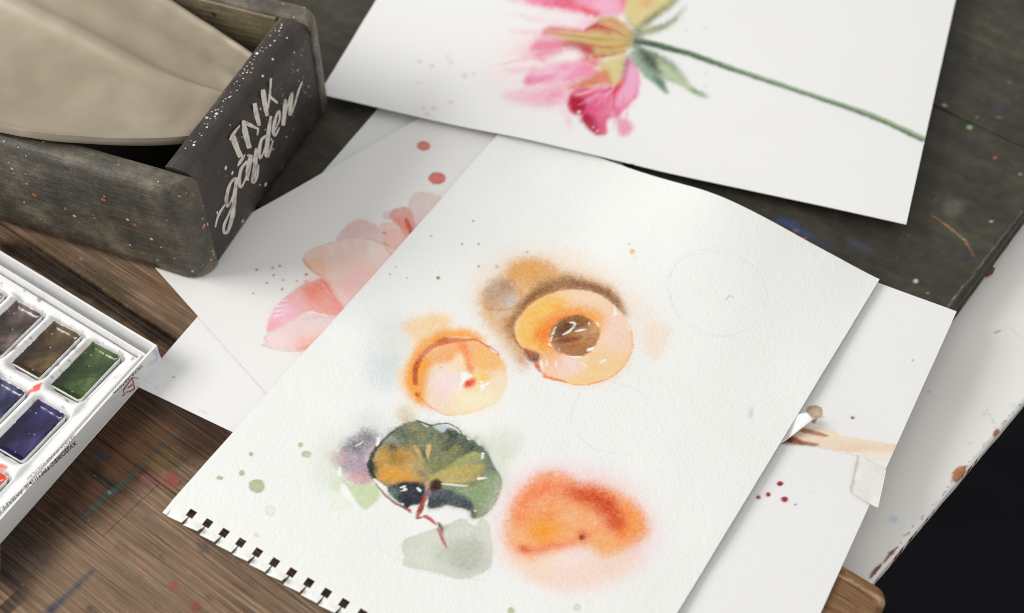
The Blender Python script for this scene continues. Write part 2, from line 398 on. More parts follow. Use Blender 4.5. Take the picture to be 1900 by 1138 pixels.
    c.wash([(600, 200), (900, 300), (1040, 440), (900, 440), (700, 330)], (74, 70, 56), .85, 10, warp=8)
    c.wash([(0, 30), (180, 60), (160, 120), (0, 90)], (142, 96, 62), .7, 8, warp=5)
    c.stroke([(330, 90), (560, 240), (830, 410), (1100, 620), (1290, 720)], [14, 22, 26, 24, 16], (150, 132, 86), .6, 3, gran=.4)
    c.ell(612, 160, 18, 16, (190, 188, 182), .9, 1.4); c.ell(640, 158, 10, 10, (180, 120, 110), .8, 1.2)
    c.ell(100, 100, 60, 24, (120, 76, 52), .7, 4)
    c.wash([(0, 90), (330, 290), (700, 510), (1100, 750), (1341, 880), (1341, 740), (1000, 540), (600, 265), (250, 90), (60, 30)], (24, 19, 16), .98, 4.5, warp=6)  # shade of the gap behind the carton, painted as a near-black band
    c.wash([(900, 250), (1180, 290), (1341, 480), (1341, 600), (1150, 480), (960, 330)], (150, 126, 106), .6, 9, warp=6)
brown_stains_and_shade()
CD = Canvas(300, -60, 1910, 640, (68, 65, 57))
def dark_stains():
    c = CD; c.frame(1150, 0, 1.896)
    rs = np.random.RandomState(9)
    for _ in range(26):
        x, y = rs.uniform(0, 1422), rs.uniform(0, 1100); L_ = rs.uniform(20, 90); a = math.radians(rs.choice([28, 30, -50, 24]) + rs.uniform(-6, 6))
        c.stroke([(x, y), (x + L_ * math.cos(a), y + L_ * math.sin(a))], rs.uniform(1.2, 3), (112, 108, 96), rs.uniform(.25, .6), 1.1)
    for _ in range(18): c.ell(rs.uniform(600, 1422), rs.uniform(0, 1000), rs.uniform(20, 60), rs.uniform(10, 30), [(44, 43, 40), (96, 92, 80), (58, 56, 64), (84, 72, 58)][rs.randint(4)], .4, 8, rot=28, gran=.6)
    for x, y, r, col in ((1145, 371, 9, (214, 212, 204)), (1229, 447, 13, (126, 164, 112)), (1258, 413, 6, (120, 150, 108)), (1308, 780, 7, (210, 208, 198)), (1041, 990, 10, (222, 220, 210)),
                         (1084, 1033, 5, (206, 204, 196)), (1410, 614, 6, (196, 196, 190)), (1335, 412, 8, (150, 148, 138)), (620, 812, 10, (196, 112, 54)), (648, 842, 9, (186, 108, 52)), (1320, 556, 8, (150, 90, 66)),
                         (1275, 352, 6, (130, 84, 70)), (1370, 286, 5, (160, 160, 150)), (1250, 205, 5, (150, 150, 142)), (1110, 705, 5, (170, 168, 158))):
        c.ell(x, y, r, r * .8, col, .9, 1.0)
    c.stroke([(1090, 752), (1160, 800), (1215, 850), (1246, 900)], [4, 7, 7, 5], (186, 132, 82), .9, 1)
    c.stroke([(1140, 790), (1190, 825), (1240, 860)], [3, 6, 3], (128, 124, 112), .8, 1)
    c.wash([(1130, 710), (1180, 690), (1220, 720), (1190, 760), (1140, 760)], (128, 132, 122), .5, 6, warp=6)
    c.wash([(540, 770), (600, 770), (700, 850), (640, 830), (560, 790)], (62, 80, 132), .8, 3, warp=4)
    c.wash([(800, 840), (860, 855), (900, 890), (830, 880)], (66, 78, 116), .6, 4, warp=4)
    c.ell(720, 860, 40, 16, (60, 68, 100), .6, 4, rot=25)
    c.ell(1345, 370, 30, 12, (60, 66, 108), .6, 4, rot=-50)
    c.ell(1245, 490, 22, 20, (48, 54, 86), .6, 5); c.ell(1340, 690, 40, 24, (38, 38, 46), .7, 6); c.ell(1225, 905, 40, 22, (40, 42, 58), .7, 6)
    c.ell(1060, 840, 60, 50, (36, 36, 38), .5, 10)
    c.stroke([(1240, 30), (1330, 70), (1422, 100)], 5, (110, 106, 96), .6, 2)
    c.stroke([(1150, 1085), (1200, 1020), (1250, 960), (1310, 880), (1422, 740)], [6, 7, 5, 6, 5], (140, 134, 112), .7, 1.6, warp=3, gran=.9)
    for _ in range(130):
        x, y = rs.uniform(0, 1422), rs.uniform(0, 1100)
        c.ell(x, y, rs.uniform(1.5, 4.5), rs.uniform(1.5, 3.5), [(150, 148, 140), (120, 96, 78), (92, 98, 120), (170, 166, 156)][rs.randint(4)], rs.uniform(.3, .8), .9)
    c.frame(0, 0, 1); c.ell(612, 72, 8, 5, (140, 116, 104), .6, 3); c.ell(625, 108, 7, 4, (110, 100, 96), .7, 3)
dark_stains()
plank('plank', -560, -60, 40, 133.45, .5, (-400, -180), (98, 133), CW, M_BROWN, table, r=.02)
plank('plank', -560, -314.7, 133.45, 165, .5, (-420, -314), (133, 165), CW, M_BROWN, table, r=.02)
plank('plank', -314.5, -60, 133.45, 165, .5, (-316, -200), (133, 165), CW, M_BROWN, table, r=.02)
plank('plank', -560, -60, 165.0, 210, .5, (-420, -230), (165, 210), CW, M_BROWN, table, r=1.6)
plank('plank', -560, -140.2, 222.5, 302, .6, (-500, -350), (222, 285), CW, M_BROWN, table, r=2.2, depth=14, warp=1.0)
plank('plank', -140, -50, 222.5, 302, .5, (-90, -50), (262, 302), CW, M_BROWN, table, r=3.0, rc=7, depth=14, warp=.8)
plank('plank', -720, -96.6, 302.5, 560, 1.0, (-260, -96), (400, 560), CD, M_DARK, table, r=1.0, depth=13.6)
plank('plank', -720, -96.6, 560.6, 800, 1.6, (-480, -96), (560, 700), CD, M_DARK, table, r=1.0, depth=13.6)
# laminated edge strips of the dark board
def edge_strip(z0, z1, out, t0=302.5, t1=800):
    V = []; prof = [(0, z0), (out * .75, z0 - .25), (out, (z0 + z1) / 2), (out * .75, z1 + .25), (0, z1)]
    T = np.linspace(t0, t1, 60)
    for t in T:
        for q, z in prof: V.append((*st2w(-96.6 + q + .12 * math.sin(t * .4 + z), t), z))
    V = np.array(V); Fc = grid_faces(60, 5)
    T_, al = CD.sample(proj(V)); me = mesh_np('edge_strip', V, Fc, True, np.concatenate([T_ * CD.base, al * 0], 1))
    return link('edge_strip', me, M_DARK, table)
for z0, z1, o in ((-1.6, -5.0, 1.1), (-5.2, -9.2, .7), (-9.4, -13.5, 1.5)): edge_strip(z0, z1, o)

plank('plank', -560, -108, 210.4, 222.1, .6, (-500, -330), (210, 223), CW, M_BROWN, table, r=.4, depth=11, z0=-2.6)

# white painted table underneath
CT = Canvas(1480, 380, 1910, 1140, (214, 212, 205))
def white_marks():
    c = CT; c.frame(1200, 500, 1.7843)
    c.wash([(1145, 545), (1160, 528), (1170, 540), (1155, 560)], (150, 84, 40), .95, .8)
    c.wash([(1012, 700), (1015, 670), (1040, 650), (1058, 660), (1045, 685)], (168, 92, 40), .95, .8); c.wash([(1015, 700), (1045, 680), (1058, 662), (1050, 690), (1030, 705)], (96, 44, 28), .8, .9)
    c.stroke([(740, 1020), (765, 990), (780, 975)], [8, 12, 5], (92, 40, 30), .95, .8, warp=2); c.stroke([(780, 975), (805, 945), (830, 920)], [4, 12, 6], (110, 50, 32), .95, .8, warp=2)
    rs = np.random.RandomState(3)
    for k in range(46):
        t = rs.rand(); x = 830 + (1249 - 830) * t; y = 918 + (435 - 918) * t
        c.ell(x + rs.uniform(-9, 3), y + rs.uniform(-4, 4), rs.uniform(1.5, 5), rs.uniform(1, 2.5), (104, 56, 36), .9, .7, rot=-48)
    c.stroke([(1150, 210), (1168, 203)], 5, (120, 122, 110), .8, 1.2); c.ell(815, 828, 16, 12, (176, 190, 200), .8, 1.5); c.ell(1215, 450, 14, 9, (186, 198, 208), .7, 2)
    c.stroke([(1135, 480), (1150, 510), (1155, 530)], 2, (150, 148, 144), .8, .8); c.stroke([(1110, 490), (1145, 440)], 1.6, (170, 168, 164), .7, .8); c.stroke([(1190, 180), (1249, 235)], 2, (190, 188, 184), .8, 1)
    c.ell(936, 408, 3, 3, (90, 86, 80), .8, .6); c.ell(1068, 575, 4, 3, (120, 116, 110), .7, .8)
    c.ell(1060, 400, 60, 80, (205, 196, 188), .5, 20)
white_marks()
wd = math.radians(47.); wu = np.array([math.cos(wd), math.sin(wd)]); wn = np.array([wu[1], -wu[0]])
W0 = np.array([146.2, 284.6])                                        # a point on its edge
def white_table():
    zt = -14.2; root = empty('painted_table', (*W0, zt)); tag(root, 'white painted table with a chipped rusty edge under the planks', 'table')
    m, nt, b = new_mat('chipped_white_paint'); a = attr(nt); v = coords(nt)
    n1 = noise(nt, v, 7, 4); nt.links.new(mix(nt, a.outputs['Color'], mix(nt, a.outputs['Color'], (.9, .885, .85), 1, 'MULTIPLY'), n1), b.inputs['Base Color'])
    b.inputs['Roughness'].default_value = .42; bump(nt, b, noise(nt, v, 160, 3), .12, .0004)
    U = np.concatenate([np.arange(-260, -40, 10), np.arange(-40, 160, .9), np.arange(160, 460, 10)])
    Q = np.concatenate([np.arange(-520, -60, 12), np.arange(-60, -2, .9), [-2, -1.4, -.9, -.5, -.2, 0, .1]])
    dz = np.where(Q > -1.5, -(Q + 1.5) ** 2 * .45, 0)
    u, q = np.meshgrid(U, Q, indexing='ij'); z = zt + np.broadcast_to(dz, q.shape)
    wob = .35 * (fbm(u / 9, u * 0, 31, 3) - .5) * (q > -2)
    P = W0 + u.ravel()[:, None] * wu + (q + wob).ravel()[:, None] * wn
    V = np.concatenate([P, z.ravel()[:, None]], 1)
    T, al = CT.sample(proj(V)); colr = T * .86 * np.array([1, .985, .95])
    n, k = len(U), len(Q); rim = V[(np.arange(n)) * k + k - 1].copy(); r2 = rim.copy(); r2[:, 2] = zt - 9.5; r2[:, :2] -= .4 * wn
    r1 = rim.copy(); r1[:, 2] = zt - 4.5; r1[:, :2] += .15 * wn
    me = mesh_np('top', V, grid_faces(n, k), True, colr, (*W0, zt)); link('top', me, m, root)
    E = np.stack([rim, r1, r2], 1).reshape(-1, 3); ce = np.full((len(E), 3), .80) * np.array([1, .98, .93])
    g = fbm(np.arange(n) / 3., np.arange(n) * 0, 77, 3); ce.reshape(n, 3, 3)[g > .64] = lc(120, 70, 44)
    me = mesh_np('edge', E, grid_faces(n, 3), True, ce, (*W0, zt)); link('edge', me, m, root)
    # one flake of rusty paint lifting by the dark board
    f = on_z([(1823, 506), (1830, 500), (1838, 498), (1846, 500), (1842, 508), (1832, 513)], zt + 1.6); f[:, 2] += [0, 1.2, 1.6, .8, .3, 0]
    g = f.copy(); g[:, 2] -= .5
    mm, nt2, b2 = new_mat('rust_flake'); b2.inputs['Base Color'].default_value = (*lc(112, 46, 32), 1)
    me = mesh_np('paint_flake', np.concatenate([f, g]), [list(range(6)), list(range(11, 5, -1))] + [[i, i + 6, (i + 1) % 6 + 6, (i + 1) % 6] for i in range(6)], False, None, f[0])
    tag(link('paint_flake', me, mm, None, f[0]), 'curled rust red paint flake beside the dark plank edge', 'paint flake')
white_table()
m, nt, b = new_mat('dark_floor'); v = coords(nt); nt.links.new(ramp(nt, noise(nt, v, 5, 4), [(.3, lc(9, 10, 13)), (.7, lc(20, 21, 26))]), b.inputs['Base Color']); b.inputs['Roughness'].default_value = .95
b.inputs['Specular IOR Level'].default_value = .1
tag(link('floor', mesh_np('floor', np.array([(-2500, -2500, -740), (2500, -2500, -740), (2500, 2500, -740), (-2500, 2500, -740)]), [[0, 1, 2, 3]], False), m), kind='structure')

# ------------------------------------------------------------------ the paintings (pigment canvases in photo pixels)
CM = Canvas(280, 240, 1660, 1150, (238, 239, 235)); WHT = (241, 242, 238)
CP = Canvas(280, 200, 960, 760, (214, 213, 208))
CY = Canvas(580, -140, 1800, 440, (234, 234, 233))
CB = Canvas(240, 180, 1800, 1150, (234, 234, 233))
def paint_small_apricot(c):
    c.frame(680, 560, 4.947)
    c.wash([(60, 260), (280, 110), (420, 230), (380, 450), (330, 720), (180, 820), (20, 620)], (214, 222, 222), .75, 17, warp=12, ws=25)
    c.wash([(100, 480), (260, 460), (330, 620), (220, 780), (80, 720)], (206, 216, 214), .6, 14, warp=12, ws=20)
    c.ell(150, 320, 90, 60, (236, 232, 206), .6, 10); c.ell(300, 430, 90, 70, (232, 226, 200), .5, 12)
    c.wash([(900, 200), (1100, 260), (1330, 470), (1400, 700), (1330, 640), (1180, 400)], (220, 226, 222), .55, 14, warp=8)
    c.wash([(360, 190), (560, 115), (690, 110), (810, 180), (740, 250), (980, 265), (1110, 350), (900, 430), (600, 480), (520, 980), (460, 960), (320, 800), (290, 680), (390, 520), (440, 380), (350, 260)], (250, 200, 130), .72, 6.5, warp=6, ws=12, gran=.25)
    c.wash([(550, 330), (700, 262), (900, 258), (1090, 350), (1000, 360), (850, 350), (650, 410), (500, 560), (540, 700), (520, 850), (620, 1000), (540, 960), (420, 880), (360, 740), (375, 600), (460, 430)], (250, 163, 64), .9, 4, warp=4, gran=.2)
    body = [(430, 640), (460, 540), (520, 460), (620, 385), (760, 328), (920, 328), (1060, 368), (1180, 450), (1260, 560), (1295, 680), (1280, 790), (1215, 900), (1100, 965), (960, 1018), (780, 1047), (700, 1032), (600, 975), (520, 900), (450, 780)]
    c.wash(body, (250, 221, 184), 1, .8, warp=1.2, edge=.16)
    c.wash([(460, 560), (540, 450), (640, 390), (760, 338), (920, 336), (1080, 385), (1210, 490), (1280, 620), (1180, 650), (1010, 630), (930, 610), (905, 500), (830, 500), (760, 565), (600, 580), (560, 700), (540, 850), (480, 800)], (250, 184, 116), .9, 4.5, warp=3, gran=.2)
    c.wash([(530, 530), (650, 440), (820, 415), (830, 500), (760, 560), (640, 560)], (246, 170, 118), .75, 4, warp=3, gran=.2)
    c.wash([(1000, 480), (1130, 480), (1230, 580), (1180, 620), (1010, 580)], (250, 192, 124), .6, 5, warp=3)
    c.wash([(840, 485), (890, 490), (915, 600), (930, 690), (760, 640), (590, 640), (700, 590), (800, 550)], (250, 218, 176), .85, 3.5, warp=2)
    c.wash([(430, 545), (590, 555), (570, 700), (530, 850), (545, 920), (440, 860), (380, 700)], (250, 160, 58), .9, 5, warp=3, gran=.2)
    c.ell(735, 750, 165, 150, (246, 220, 220), .95, 9); c.ell(690, 900, 110, 90, (248, 212, 200), .7, 9)
    c.ell(1010, 890, 230, 110, (250, 230, 194), .9, 9); c.ell(1190, 720, 80, 90, (247, 222, 208), .8, 8)
    c.stroke([(450, 745), (446, 650), (472, 555), (530, 470), (620, 402), (700, 366), (800, 352), (900, 352), (1000, 350), (1110, 408), (1210, 482)], [48, 52, 58, 50, 44, 70, 50, 28, 18, 20, 22], (204, 100, 66), .8, 1.8, warp=1.5, gran=.3)
    c.stroke([(450, 745), (446, 650), (468, 565)], [44, 46, 40], (178, 78, 44), .65, 1, warp=1.2, gran=.3)
    c.stroke([(640, 400), (700, 368), (760, 356)], [20, 50, 30], (186, 84, 66), .5, 3)
    c.stroke([(850, 370), (905, 430), (928, 530), (950, 620), (975, 655)], [60, 66, 46, 50, 20], (236, 132, 86), .8, 3.2, warp=2, gran=.25)
    c.ell(975, 425, 40, 30, (246, 176, 150), .7, 3); c.ell(970, 610, 26, 22, (226, 112, 66), .6, 2.5)
    c.dot(473, 850, 26, (214, 106, 50), .9); c.ell(685, 605, 20, 8, (160, 140, 120), .6, 1.2, rot=-15)
    c.ell(1060, 690, 85, 55, (252, 200, 100), .9, 5); c.ell(985, 790, 90, 40, (250, 200, 130), .6, 5)
    c.ell(950, 745, 62, 38, (230, 88, 48), .95, 2.6, rot=-25); c.ell(935, 750, 30, 20, (206, 62, 40), .8, 2.5)
    for p in ([(860, 662), (925, 648), (976, 685), (925, 702), (892, 740), (872, 790), (846, 842), (856, 760), (872, 720)], [(1028, 775), (1130, 735), (1138, 750), (1086, 778), (1078, 812), (1035, 826), (1056, 792)], [(1034, 740), (1055, 722), (1070, 746)]):
        c.wash(p, WHT, 1, .6, warp=.8, ws=3, gran=0, smooth=False)
    c.stroke([(1135, 428), (1170, 455), (1205, 482)], [8, 14, 6], WHT, .9, .7); c.stroke([(672, 762), (700, 768), (725, 758)], 5, WHT, .7, .7)
    c.stroke([(1290, 620), (1298, 690)], 8, WHT, .7, 1); c.stroke([(600, 975), (520, 900), (450, 790)], [10, 14, 10], (244, 150, 60), .8, 1.2)
    c.stroke([(780, 1047), (700, 1030), (610, 980)], [6, 8, 8], (240, 160, 130), .7, 1)
    c.stroke([(1215, 905), (1100, 968), (980, 1016), (800, 1050)], 5, (236, 200, 150), .7, .9)

def paint_big_apricot(c):
    c.frame(870, 450, 4.065)
    c.wash([(60, 560), (20, 380), (150, 200), (380, 60), (700, 60), (1000, 200), (1250, 380), (1420, 600), (1520, 760), (1380, 860), (1250, 600), (1000, 330), (400, 500), (420, 960), (300, 880)], (241, 220, 196), .75, 17, warp=14, ws=30)
    c.wash([(240, 250), (310, 165), (450, 125), (640, 165), (760, 240), (900, 262), (1050, 310), (1150, 430), (1180, 560), (900, 420), (600, 420), (400, 540), (350, 660), (430, 820), (450, 960), (390, 940), (250, 760), (120, 600), (70, 480), (80, 400), (150, 330)], (224, 178, 122), .88, 7.5, warp=8, ws=14, gran=.3)
    c.ell(470, 215, 190, 85, (224, 160, 86), .9, 9, gran=.3); c.ell(700, 300, 200, 60, (196, 148, 100), .7, 11, gran=.3, rot=10)
    c.ell(235, 395, 135, 120, (192, 162, 136), .9, 6, warp=5, gran=.35); c.ell(250, 340, 80, 50, (178, 146, 120), .6, 7, gran=.3)
    c.ell(320, 462, 62, 58, (200, 192, 184), .85, 6, gran=.2); c.ell(245, 555, 46, 38, (206, 190, 176), .8, 5)
    c.stroke([(330, 280), (380, 350), (392, 420), (370, 470), (300, 505), (200, 508), (120, 490)], [10, 14, 16, 14, 18, 24, 20], (204, 140, 76), .6, 2.2, warp=2, gran=.4)
    c.wash([(270, 560), (360, 560), (350, 700), (420, 820), (460, 930), (400, 900), (300, 720), (240, 620)], (190, 136, 86), .75, 6, warp=4, gran=.3)
    c.wash([(330, 720), (290, 640), (320, 560), (400, 450), (500, 340), (620, 285), (760, 262), (900, 290), (1040, 345), (1130, 435), (1192, 572), (1120, 530), (1000, 440), (860, 390), (700, 395), (560, 440), (440, 540), (390, 640), (370, 740)], (152, 108, 72), .9, 4.2, warp=5, ws=9, gran=.35)
    c.wash([(400, 470), (520, 370), (640, 330), (620, 400), (470, 490), (400, 560)], (122, 80, 52), .7, 4.5, gran=.3); c.wash([(780, 300), (920, 310), (1050, 370), (1130, 460), (1180, 560), (1060, 480), (930, 390), (800, 362)], (132, 92, 62), .75, 3.2, gran=.4)
    body = [(345, 640), (380, 560), (450, 475), (560, 405), (700, 365), (840, 360), (960, 385), (1080, 460), (1170, 560), (1225, 660), (1237, 790), (1190, 900), (1110, 990), (1010, 1040), (890, 1078), (740, 1062), (600, 1012), (540, 970), (500, 900), (430, 822), (370, 745)]
    c.wash(body, (249, 208, 168), 1, .7, warp=1.2, edge=.2)
    c.wash([(350, 670), (395, 555), (520, 435), (640, 395), (780, 410), (720, 500), (640, 570), (600, 690), (600, 830), (420, 810), (368, 735)], (250, 190, 96), .95, 6.5, warp=4, gran=.18)
    c.wash([(640, 395), (820, 372), (960, 400), (1080, 480), (1120, 600), (1020, 560), (900, 480), (760, 440)], (248, 212, 182), .9, 7)
    c.wash([(500, 640), (600, 560), (720, 508), (880, 495), (1000, 535), (1055, 610), (1000, 660), (800, 700), (700, 820), (560, 820)], (249, 164, 72), .92, 7.5, warp=3, gran=.2)
    c.ell(560, 700, 70, 60, (240, 118, 54), .8, 9); c.ell(650, 610, 90, 45, (236, 120, 56), .85, 8, rot=-35); c.ell(790, 545, 90, 30, (240, 140, 70), .6, 7); c.ell(610, 830, 80, 60, (246, 160, 84), .8, 9)
    c.ell(1110, 700, 105, 170, (247, 209, 190), .95, 9); c.ell(1030, 930, 190, 90, (249, 206, 150), .9, 9, rot=-25); c.ell(840, 1020, 140, 45, (250, 204, 140), .85, 7)
    c.ell(740, 930, 115, 75, (243, 212, 206), .95, 7); c.ell(640, 900, 70, 60, (246, 190, 150), .6, 7); c.ell(980, 860, 80, 70, (249, 200, 150), .6, 9)
    c.wash([(610, 725), (630, 640), (700, 580), (820, 548), (925, 590), (985, 650), (978, 730), (925, 820), (840, 862), (740, 855), (655, 805)], (176, 122, 78), 1, 1.6, warp=1.5, gran=.25)
    c.wash([(625, 720), (640, 640), (720, 580), (830, 556), (915, 595), (880, 650), (760, 690), (700, 740)], (136, 98, 64), .9, 3, warp=2, gran=.3)
    c.wash([(650, 690), (680, 625), (745, 600), (780, 630), (730, 680), (680, 715)], (108, 66, 46), .9, 2.5, warp=2, gran=.3); c.wash([(640, 750), (700, 725), (790, 708), (862, 706), (800, 745), (690, 760)], (130, 70, 44), .9, 1.6, warp=1.5, gran=.3)
    c.ell(900, 680, 70, 30, (196, 150, 108), .7, 5); c.ell(690, 800, 50, 30, (150, 122, 92), .6, 4); c.ell(965, 640, 40, 40, (240, 180, 90), .5, 5)
    W = dict(a=1, b=.6, warp=.6, gran=0)
    c.stroke([(762, 603), (797, 610), (790, 640), (742, 678), (708, 697)], [8, 14, 14, 14, 6], WHT, **W); c.stroke([(798, 672), (845, 662), (888, 654)], [5, 15, 4], WHT, **W)
    c.stroke([(655, 638), (632, 688), (622, 742)], [6, 12, 5], WHT, **W); c.stroke([(604, 765), (622, 782)], [12, 8], WHT, **W); c.stroke([(605, 735), (618, 742)], 7, WHT, **W)
    c.wash([(888, 826), (900, 800), (956, 784), (932, 816)], WHT, 1, .6, warp=.6, gran=0, smooth=False); c.stroke([(748, 860), (800, 866), (842, 862)], [6, 14, 8], WHT, **W)
    c.wash([(1095, 482), (1122, 545), (1090, 556)], WHT, 1, .7, warp=.6, gran=0, smooth=False); c.stroke([(532, 862), (546, 915), (560, 970)], [20, 16, 5], WHT, **W)
    c.stroke([(586, 888), (585, 928)], [8, 12], WHT, **W); c.stroke([(660, 892), (655, 932)], [5, 10], WHT, **W); c.stroke([(852, 905), (886, 940)], [5, 10], WHT, **W); c.stroke([(988, 912), (1028, 888)], [6, 16], WHT, **W)
    c.stroke([(966, 612), (982, 634)], [16, 6], WHT, **W); c.stroke([(905, 605), (908, 622)], 9, WHT, **W); c.stroke([(1186, 628), (1212, 668)], 6, WHT, **W); c.stroke([(672, 800), (684, 818)], 8, WHT, a=.6, b=1)
    c.wash([(415, 806), (470, 815), (540, 850), (522, 905), (480, 908), (435, 868)], (124, 62, 46), .92, 2.6, warp=2, gran=.25); c.wash([(488, 900), (530, 930), (548, 972), (605, 1015), (560, 1000), (505, 945)], (208, 92, 62), .9, 1.6, warp=1.5)
    c.ell(445, 830, 34, 24, (200, 92, 58), .7, 3); c.stroke([(335, 700), (352, 745), (390, 790), (432, 822)], [12, 18, 16, 14], (176, 80, 58), .85, 1.6, warp=1.5)
    c.stroke([(565, 1015), (640, 1030), (735, 1055)], [20, 22, 14], (240, 132, 62), .9, 1.2, warp=1.5); c.stroke([(735, 1058), (830, 1076), (905, 1072)], [6, 9, 6], (240, 170, 90), .8, .9)
    c.stroke([(905, 1070), (1010, 1042), (1110, 992), (1190, 902), (1236, 800), (1228, 670)], [8, 9, 8, 7, 5, 6], (238, 142, 84), .8, .9); c.stroke([(380, 560), (450, 475), (560, 405), (640, 380)], [8, 8, 7, 4], (150, 100, 58), .7, 1.4)
    c.wash([(1400, 590), (1540, 655), (1480, 735), (1440, 845), (1385, 885), (1330, 800), (1340, 690)], (243, 225, 206), .85, 4.5, warp=4, gran=.2); c.stroke([(1540, 655), (1482, 735), (1442, 842), (1388, 882)], 6, (238, 214, 190), .7, 1.2, warp=2)
    c.stroke([(1480, 340), (1500, 240), (1560, 130)], 4, (222, 222, 228), .6, 1.2)

def paint_leaf(c):
    c.frame(580, 740, 4.376)
    c.wash([(-20, 480), (100, 250), (300, 300), (250, 560), (280, 720), (150, 800), (20, 720)], (222, 229, 214), .8, 13, warp=8)
    c.wash([(300, 200), (440, 120), (640, 180), (600, 270), (420, 300)], (214, 216, 216), .8, 13, warp=8); c.ell(740, 110, 80, 55, (218, 208, 174), .9, 7, gran=.3); c.ell(770, 150, 60, 36, (206, 190, 146), .7, 5)
    c.wash([(1250, 280), (1500, 330), (1620, 420), (1580, 620), (1640, 700), (1600, 790), (1540, 760), (1500, 560), (1440, 440)], (214, 222, 202), .8, 6, warp=5); c.wash([(1440, 250), (1640, 260), (1720, 330), (1640, 480), (1540, 520), (1470, 400)], (218, 224, 206), .7, 8, warp=6, gran=.3)
    c.wash([(260, 380), (380, 270), (540, 290), (560, 360), (500, 400), (470, 560), (500, 670), (420, 710), (300, 650), (220, 560), (160, 470)], (172, 156, 166), .85, 6.5, warp=7, ws=12, gran=.35)
    c.ell(345, 390, 95, 62, (104, 114, 120), .85, 8, gran=.4); c.ell(460, 300, 80, 50, (112, 120, 120), .75, 7, gran=.35); c.ell(500, 400, 40, 60, (120, 130, 130), .7, 6)
    c.ell(235, 470, 80, 45, (200, 166, 162), .85, 8, gran=.3); c.ell(430, 580, 66, 70, (184, 150, 172), .75, 8, gran=.3); c.ell(360, 650, 100, 42, (212, 170, 162), .9, 6, gran=.25); c.ell(330, 540, 60, 50, (150, 134, 150), .6, 9, gran=.3)
    c.wash([(240, 640), (300, 690), (420, 700), (500, 690), (550, 780), (520, 830), (450, 892), (395, 885), (330, 800), (270, 720)], (199, 213, 170), .95, 1.6, warp=1.5, edge=.06, gran=.2)
    c.wash([(150, 600), (230, 650), (240, 760), (170, 740)], (204, 216, 180), .7, 5); c.wash([(100, 760), (230, 770), (330, 850), (190, 922)], (230, 236, 219), .9, 3, warp=2)
    c.wash([(246, 690), (300, 745), (332, 832), (285, 812), (236, 770)], WHT, .95, .9, gran=0, warp=1); c.wash([(210, 570), (228, 550), (232, 625), (208, 618)], WHT, .9, 1, gran=0); c.stroke([(350, 386), (385, 368), (410, 344)], [6, 10, 6], WHT, 1, .7, gran=0)
    # leaf body
    L = [(462, 540), (490, 440), (540, 370), (610, 305), (720, 215), (850, 182), (960, 218), (1090, 240), (1210, 285), (1320, 355), (1420, 435), (1480, 560), (1532, 640), (1525, 745), (1460, 880), (1365, 966), (1292, 962), (1282, 912), (1170, 880), (1080, 864), (1030, 886), (932, 880), (940, 790), (912, 790), (885, 850), (800, 868), (760, 892), (700, 842), (600, 735), (505, 650)]
    c.wash(L, (126, 133, 106), 1, .9, warp=1.6, ws=6, gran=.15)
    c.wash([(560, 360), (720, 220), (900, 210), (1060, 260), (1040, 400), (900, 430), (720, 420)], (122, 126, 98), .9, 7, warp=4, gran=.5)
    c.wash([(1080, 225), (1210, 290), (1330, 365), (1420, 440), (1330, 450), (1200, 450), (1060, 440), (1050, 320)], (66, 80, 70), .92, 6, warp=4, gran=.4); c.wash([(1380, 400), (1480, 560), (1500, 640), (1430, 620), (1390, 500)], (112, 130, 116), .8, 5, gran=.3)
    c.wash([(490, 480), (560, 390), (700, 380), (800, 420), (900, 520), (920, 620), (860, 700), (620, 700), (510, 630)], (196, 150, 76), .93, 7, warp=4, gran=.3); c.ell(700, 620, 185, 58, (222, 158, 66), .95, 6, gran=.2); c.ell(640, 570, 60, 30, (226, 170, 90), .8, 4)
    c.ell(680, 490, 90, 44, (140, 118, 62), .8, 7, gran=.3, rot=20); c.ell(620, 400, 60, 40, (136, 124, 72), .6, 6, gran=.3); c.ell(740, 300, 90, 50, (88, 100, 84), .7, 8, gran=.4)
    c.wash([(560, 330), (640, 300), (690, 340), (700, 380), (640, 350)], (138, 156, 152), .85, 2.4, warp=3, gran=.3); c.ell(820, 235, 60, 16, (180, 164, 120), .7, 3); c.ell(900, 330, 130, 50, (136, 136, 100), .7, 8, gran=.3); c.ell(1000, 400, 60, 50, (120, 122, 80), .6, 7)
    c.ell(870, 570, 80, 60, (168, 162, 122), .9, 7, gran=.2); c.ell(1010, 530, 70, 60, (132, 132, 82), .8, 7, gran=.2)
    rs = np.random.RandomState(31)
    for k in range(60):
        a = rs.uniform(0, 6.283); r_ = math.sqrt(rs.rand()); x, y = 980 + 400 * r_ * math.cos(a), 430 + 190 * r_ * math.sin(a)
        warm = x < 880 and y > 430
        c.ell(x, y, rs.uniform(14, 50), rs.uniform(8, 24), ([(214, 160, 78), (176, 132, 66), (150, 124, 66), (226, 176, 100)] if warm else [(78, 92, 76), (140, 144, 112), (100, 112, 88), (60, 74, 66), (156, 158, 124)])[rs.randint(4)], rs.uniform(.25, .6), rs.uniform(1.2, 4), rot=math.degrees(math.atan2(y - 640, x - 940)), gran=.5, warp=4, ws=5)
    c.stroke([(830, 390), (860, 440), (885, 520)], [34, 26, 10], (196, 168, 104), .9, 1.6, gran=.2); c.stroke([(945, 390), (938, 440), (938, 490)], [36, 34, 6], (218, 178, 112), .95, 1.2, gran=.15)
    c.stroke([(885, 400), (905, 460), (930, 520)], [20, 24, 10], (100, 108, 72), .7, 2); c.stroke([(1180, 400), (1080, 480), (990, 570)], [66, 56, 20], (142, 140, 88), .85, 3, gran=.25)
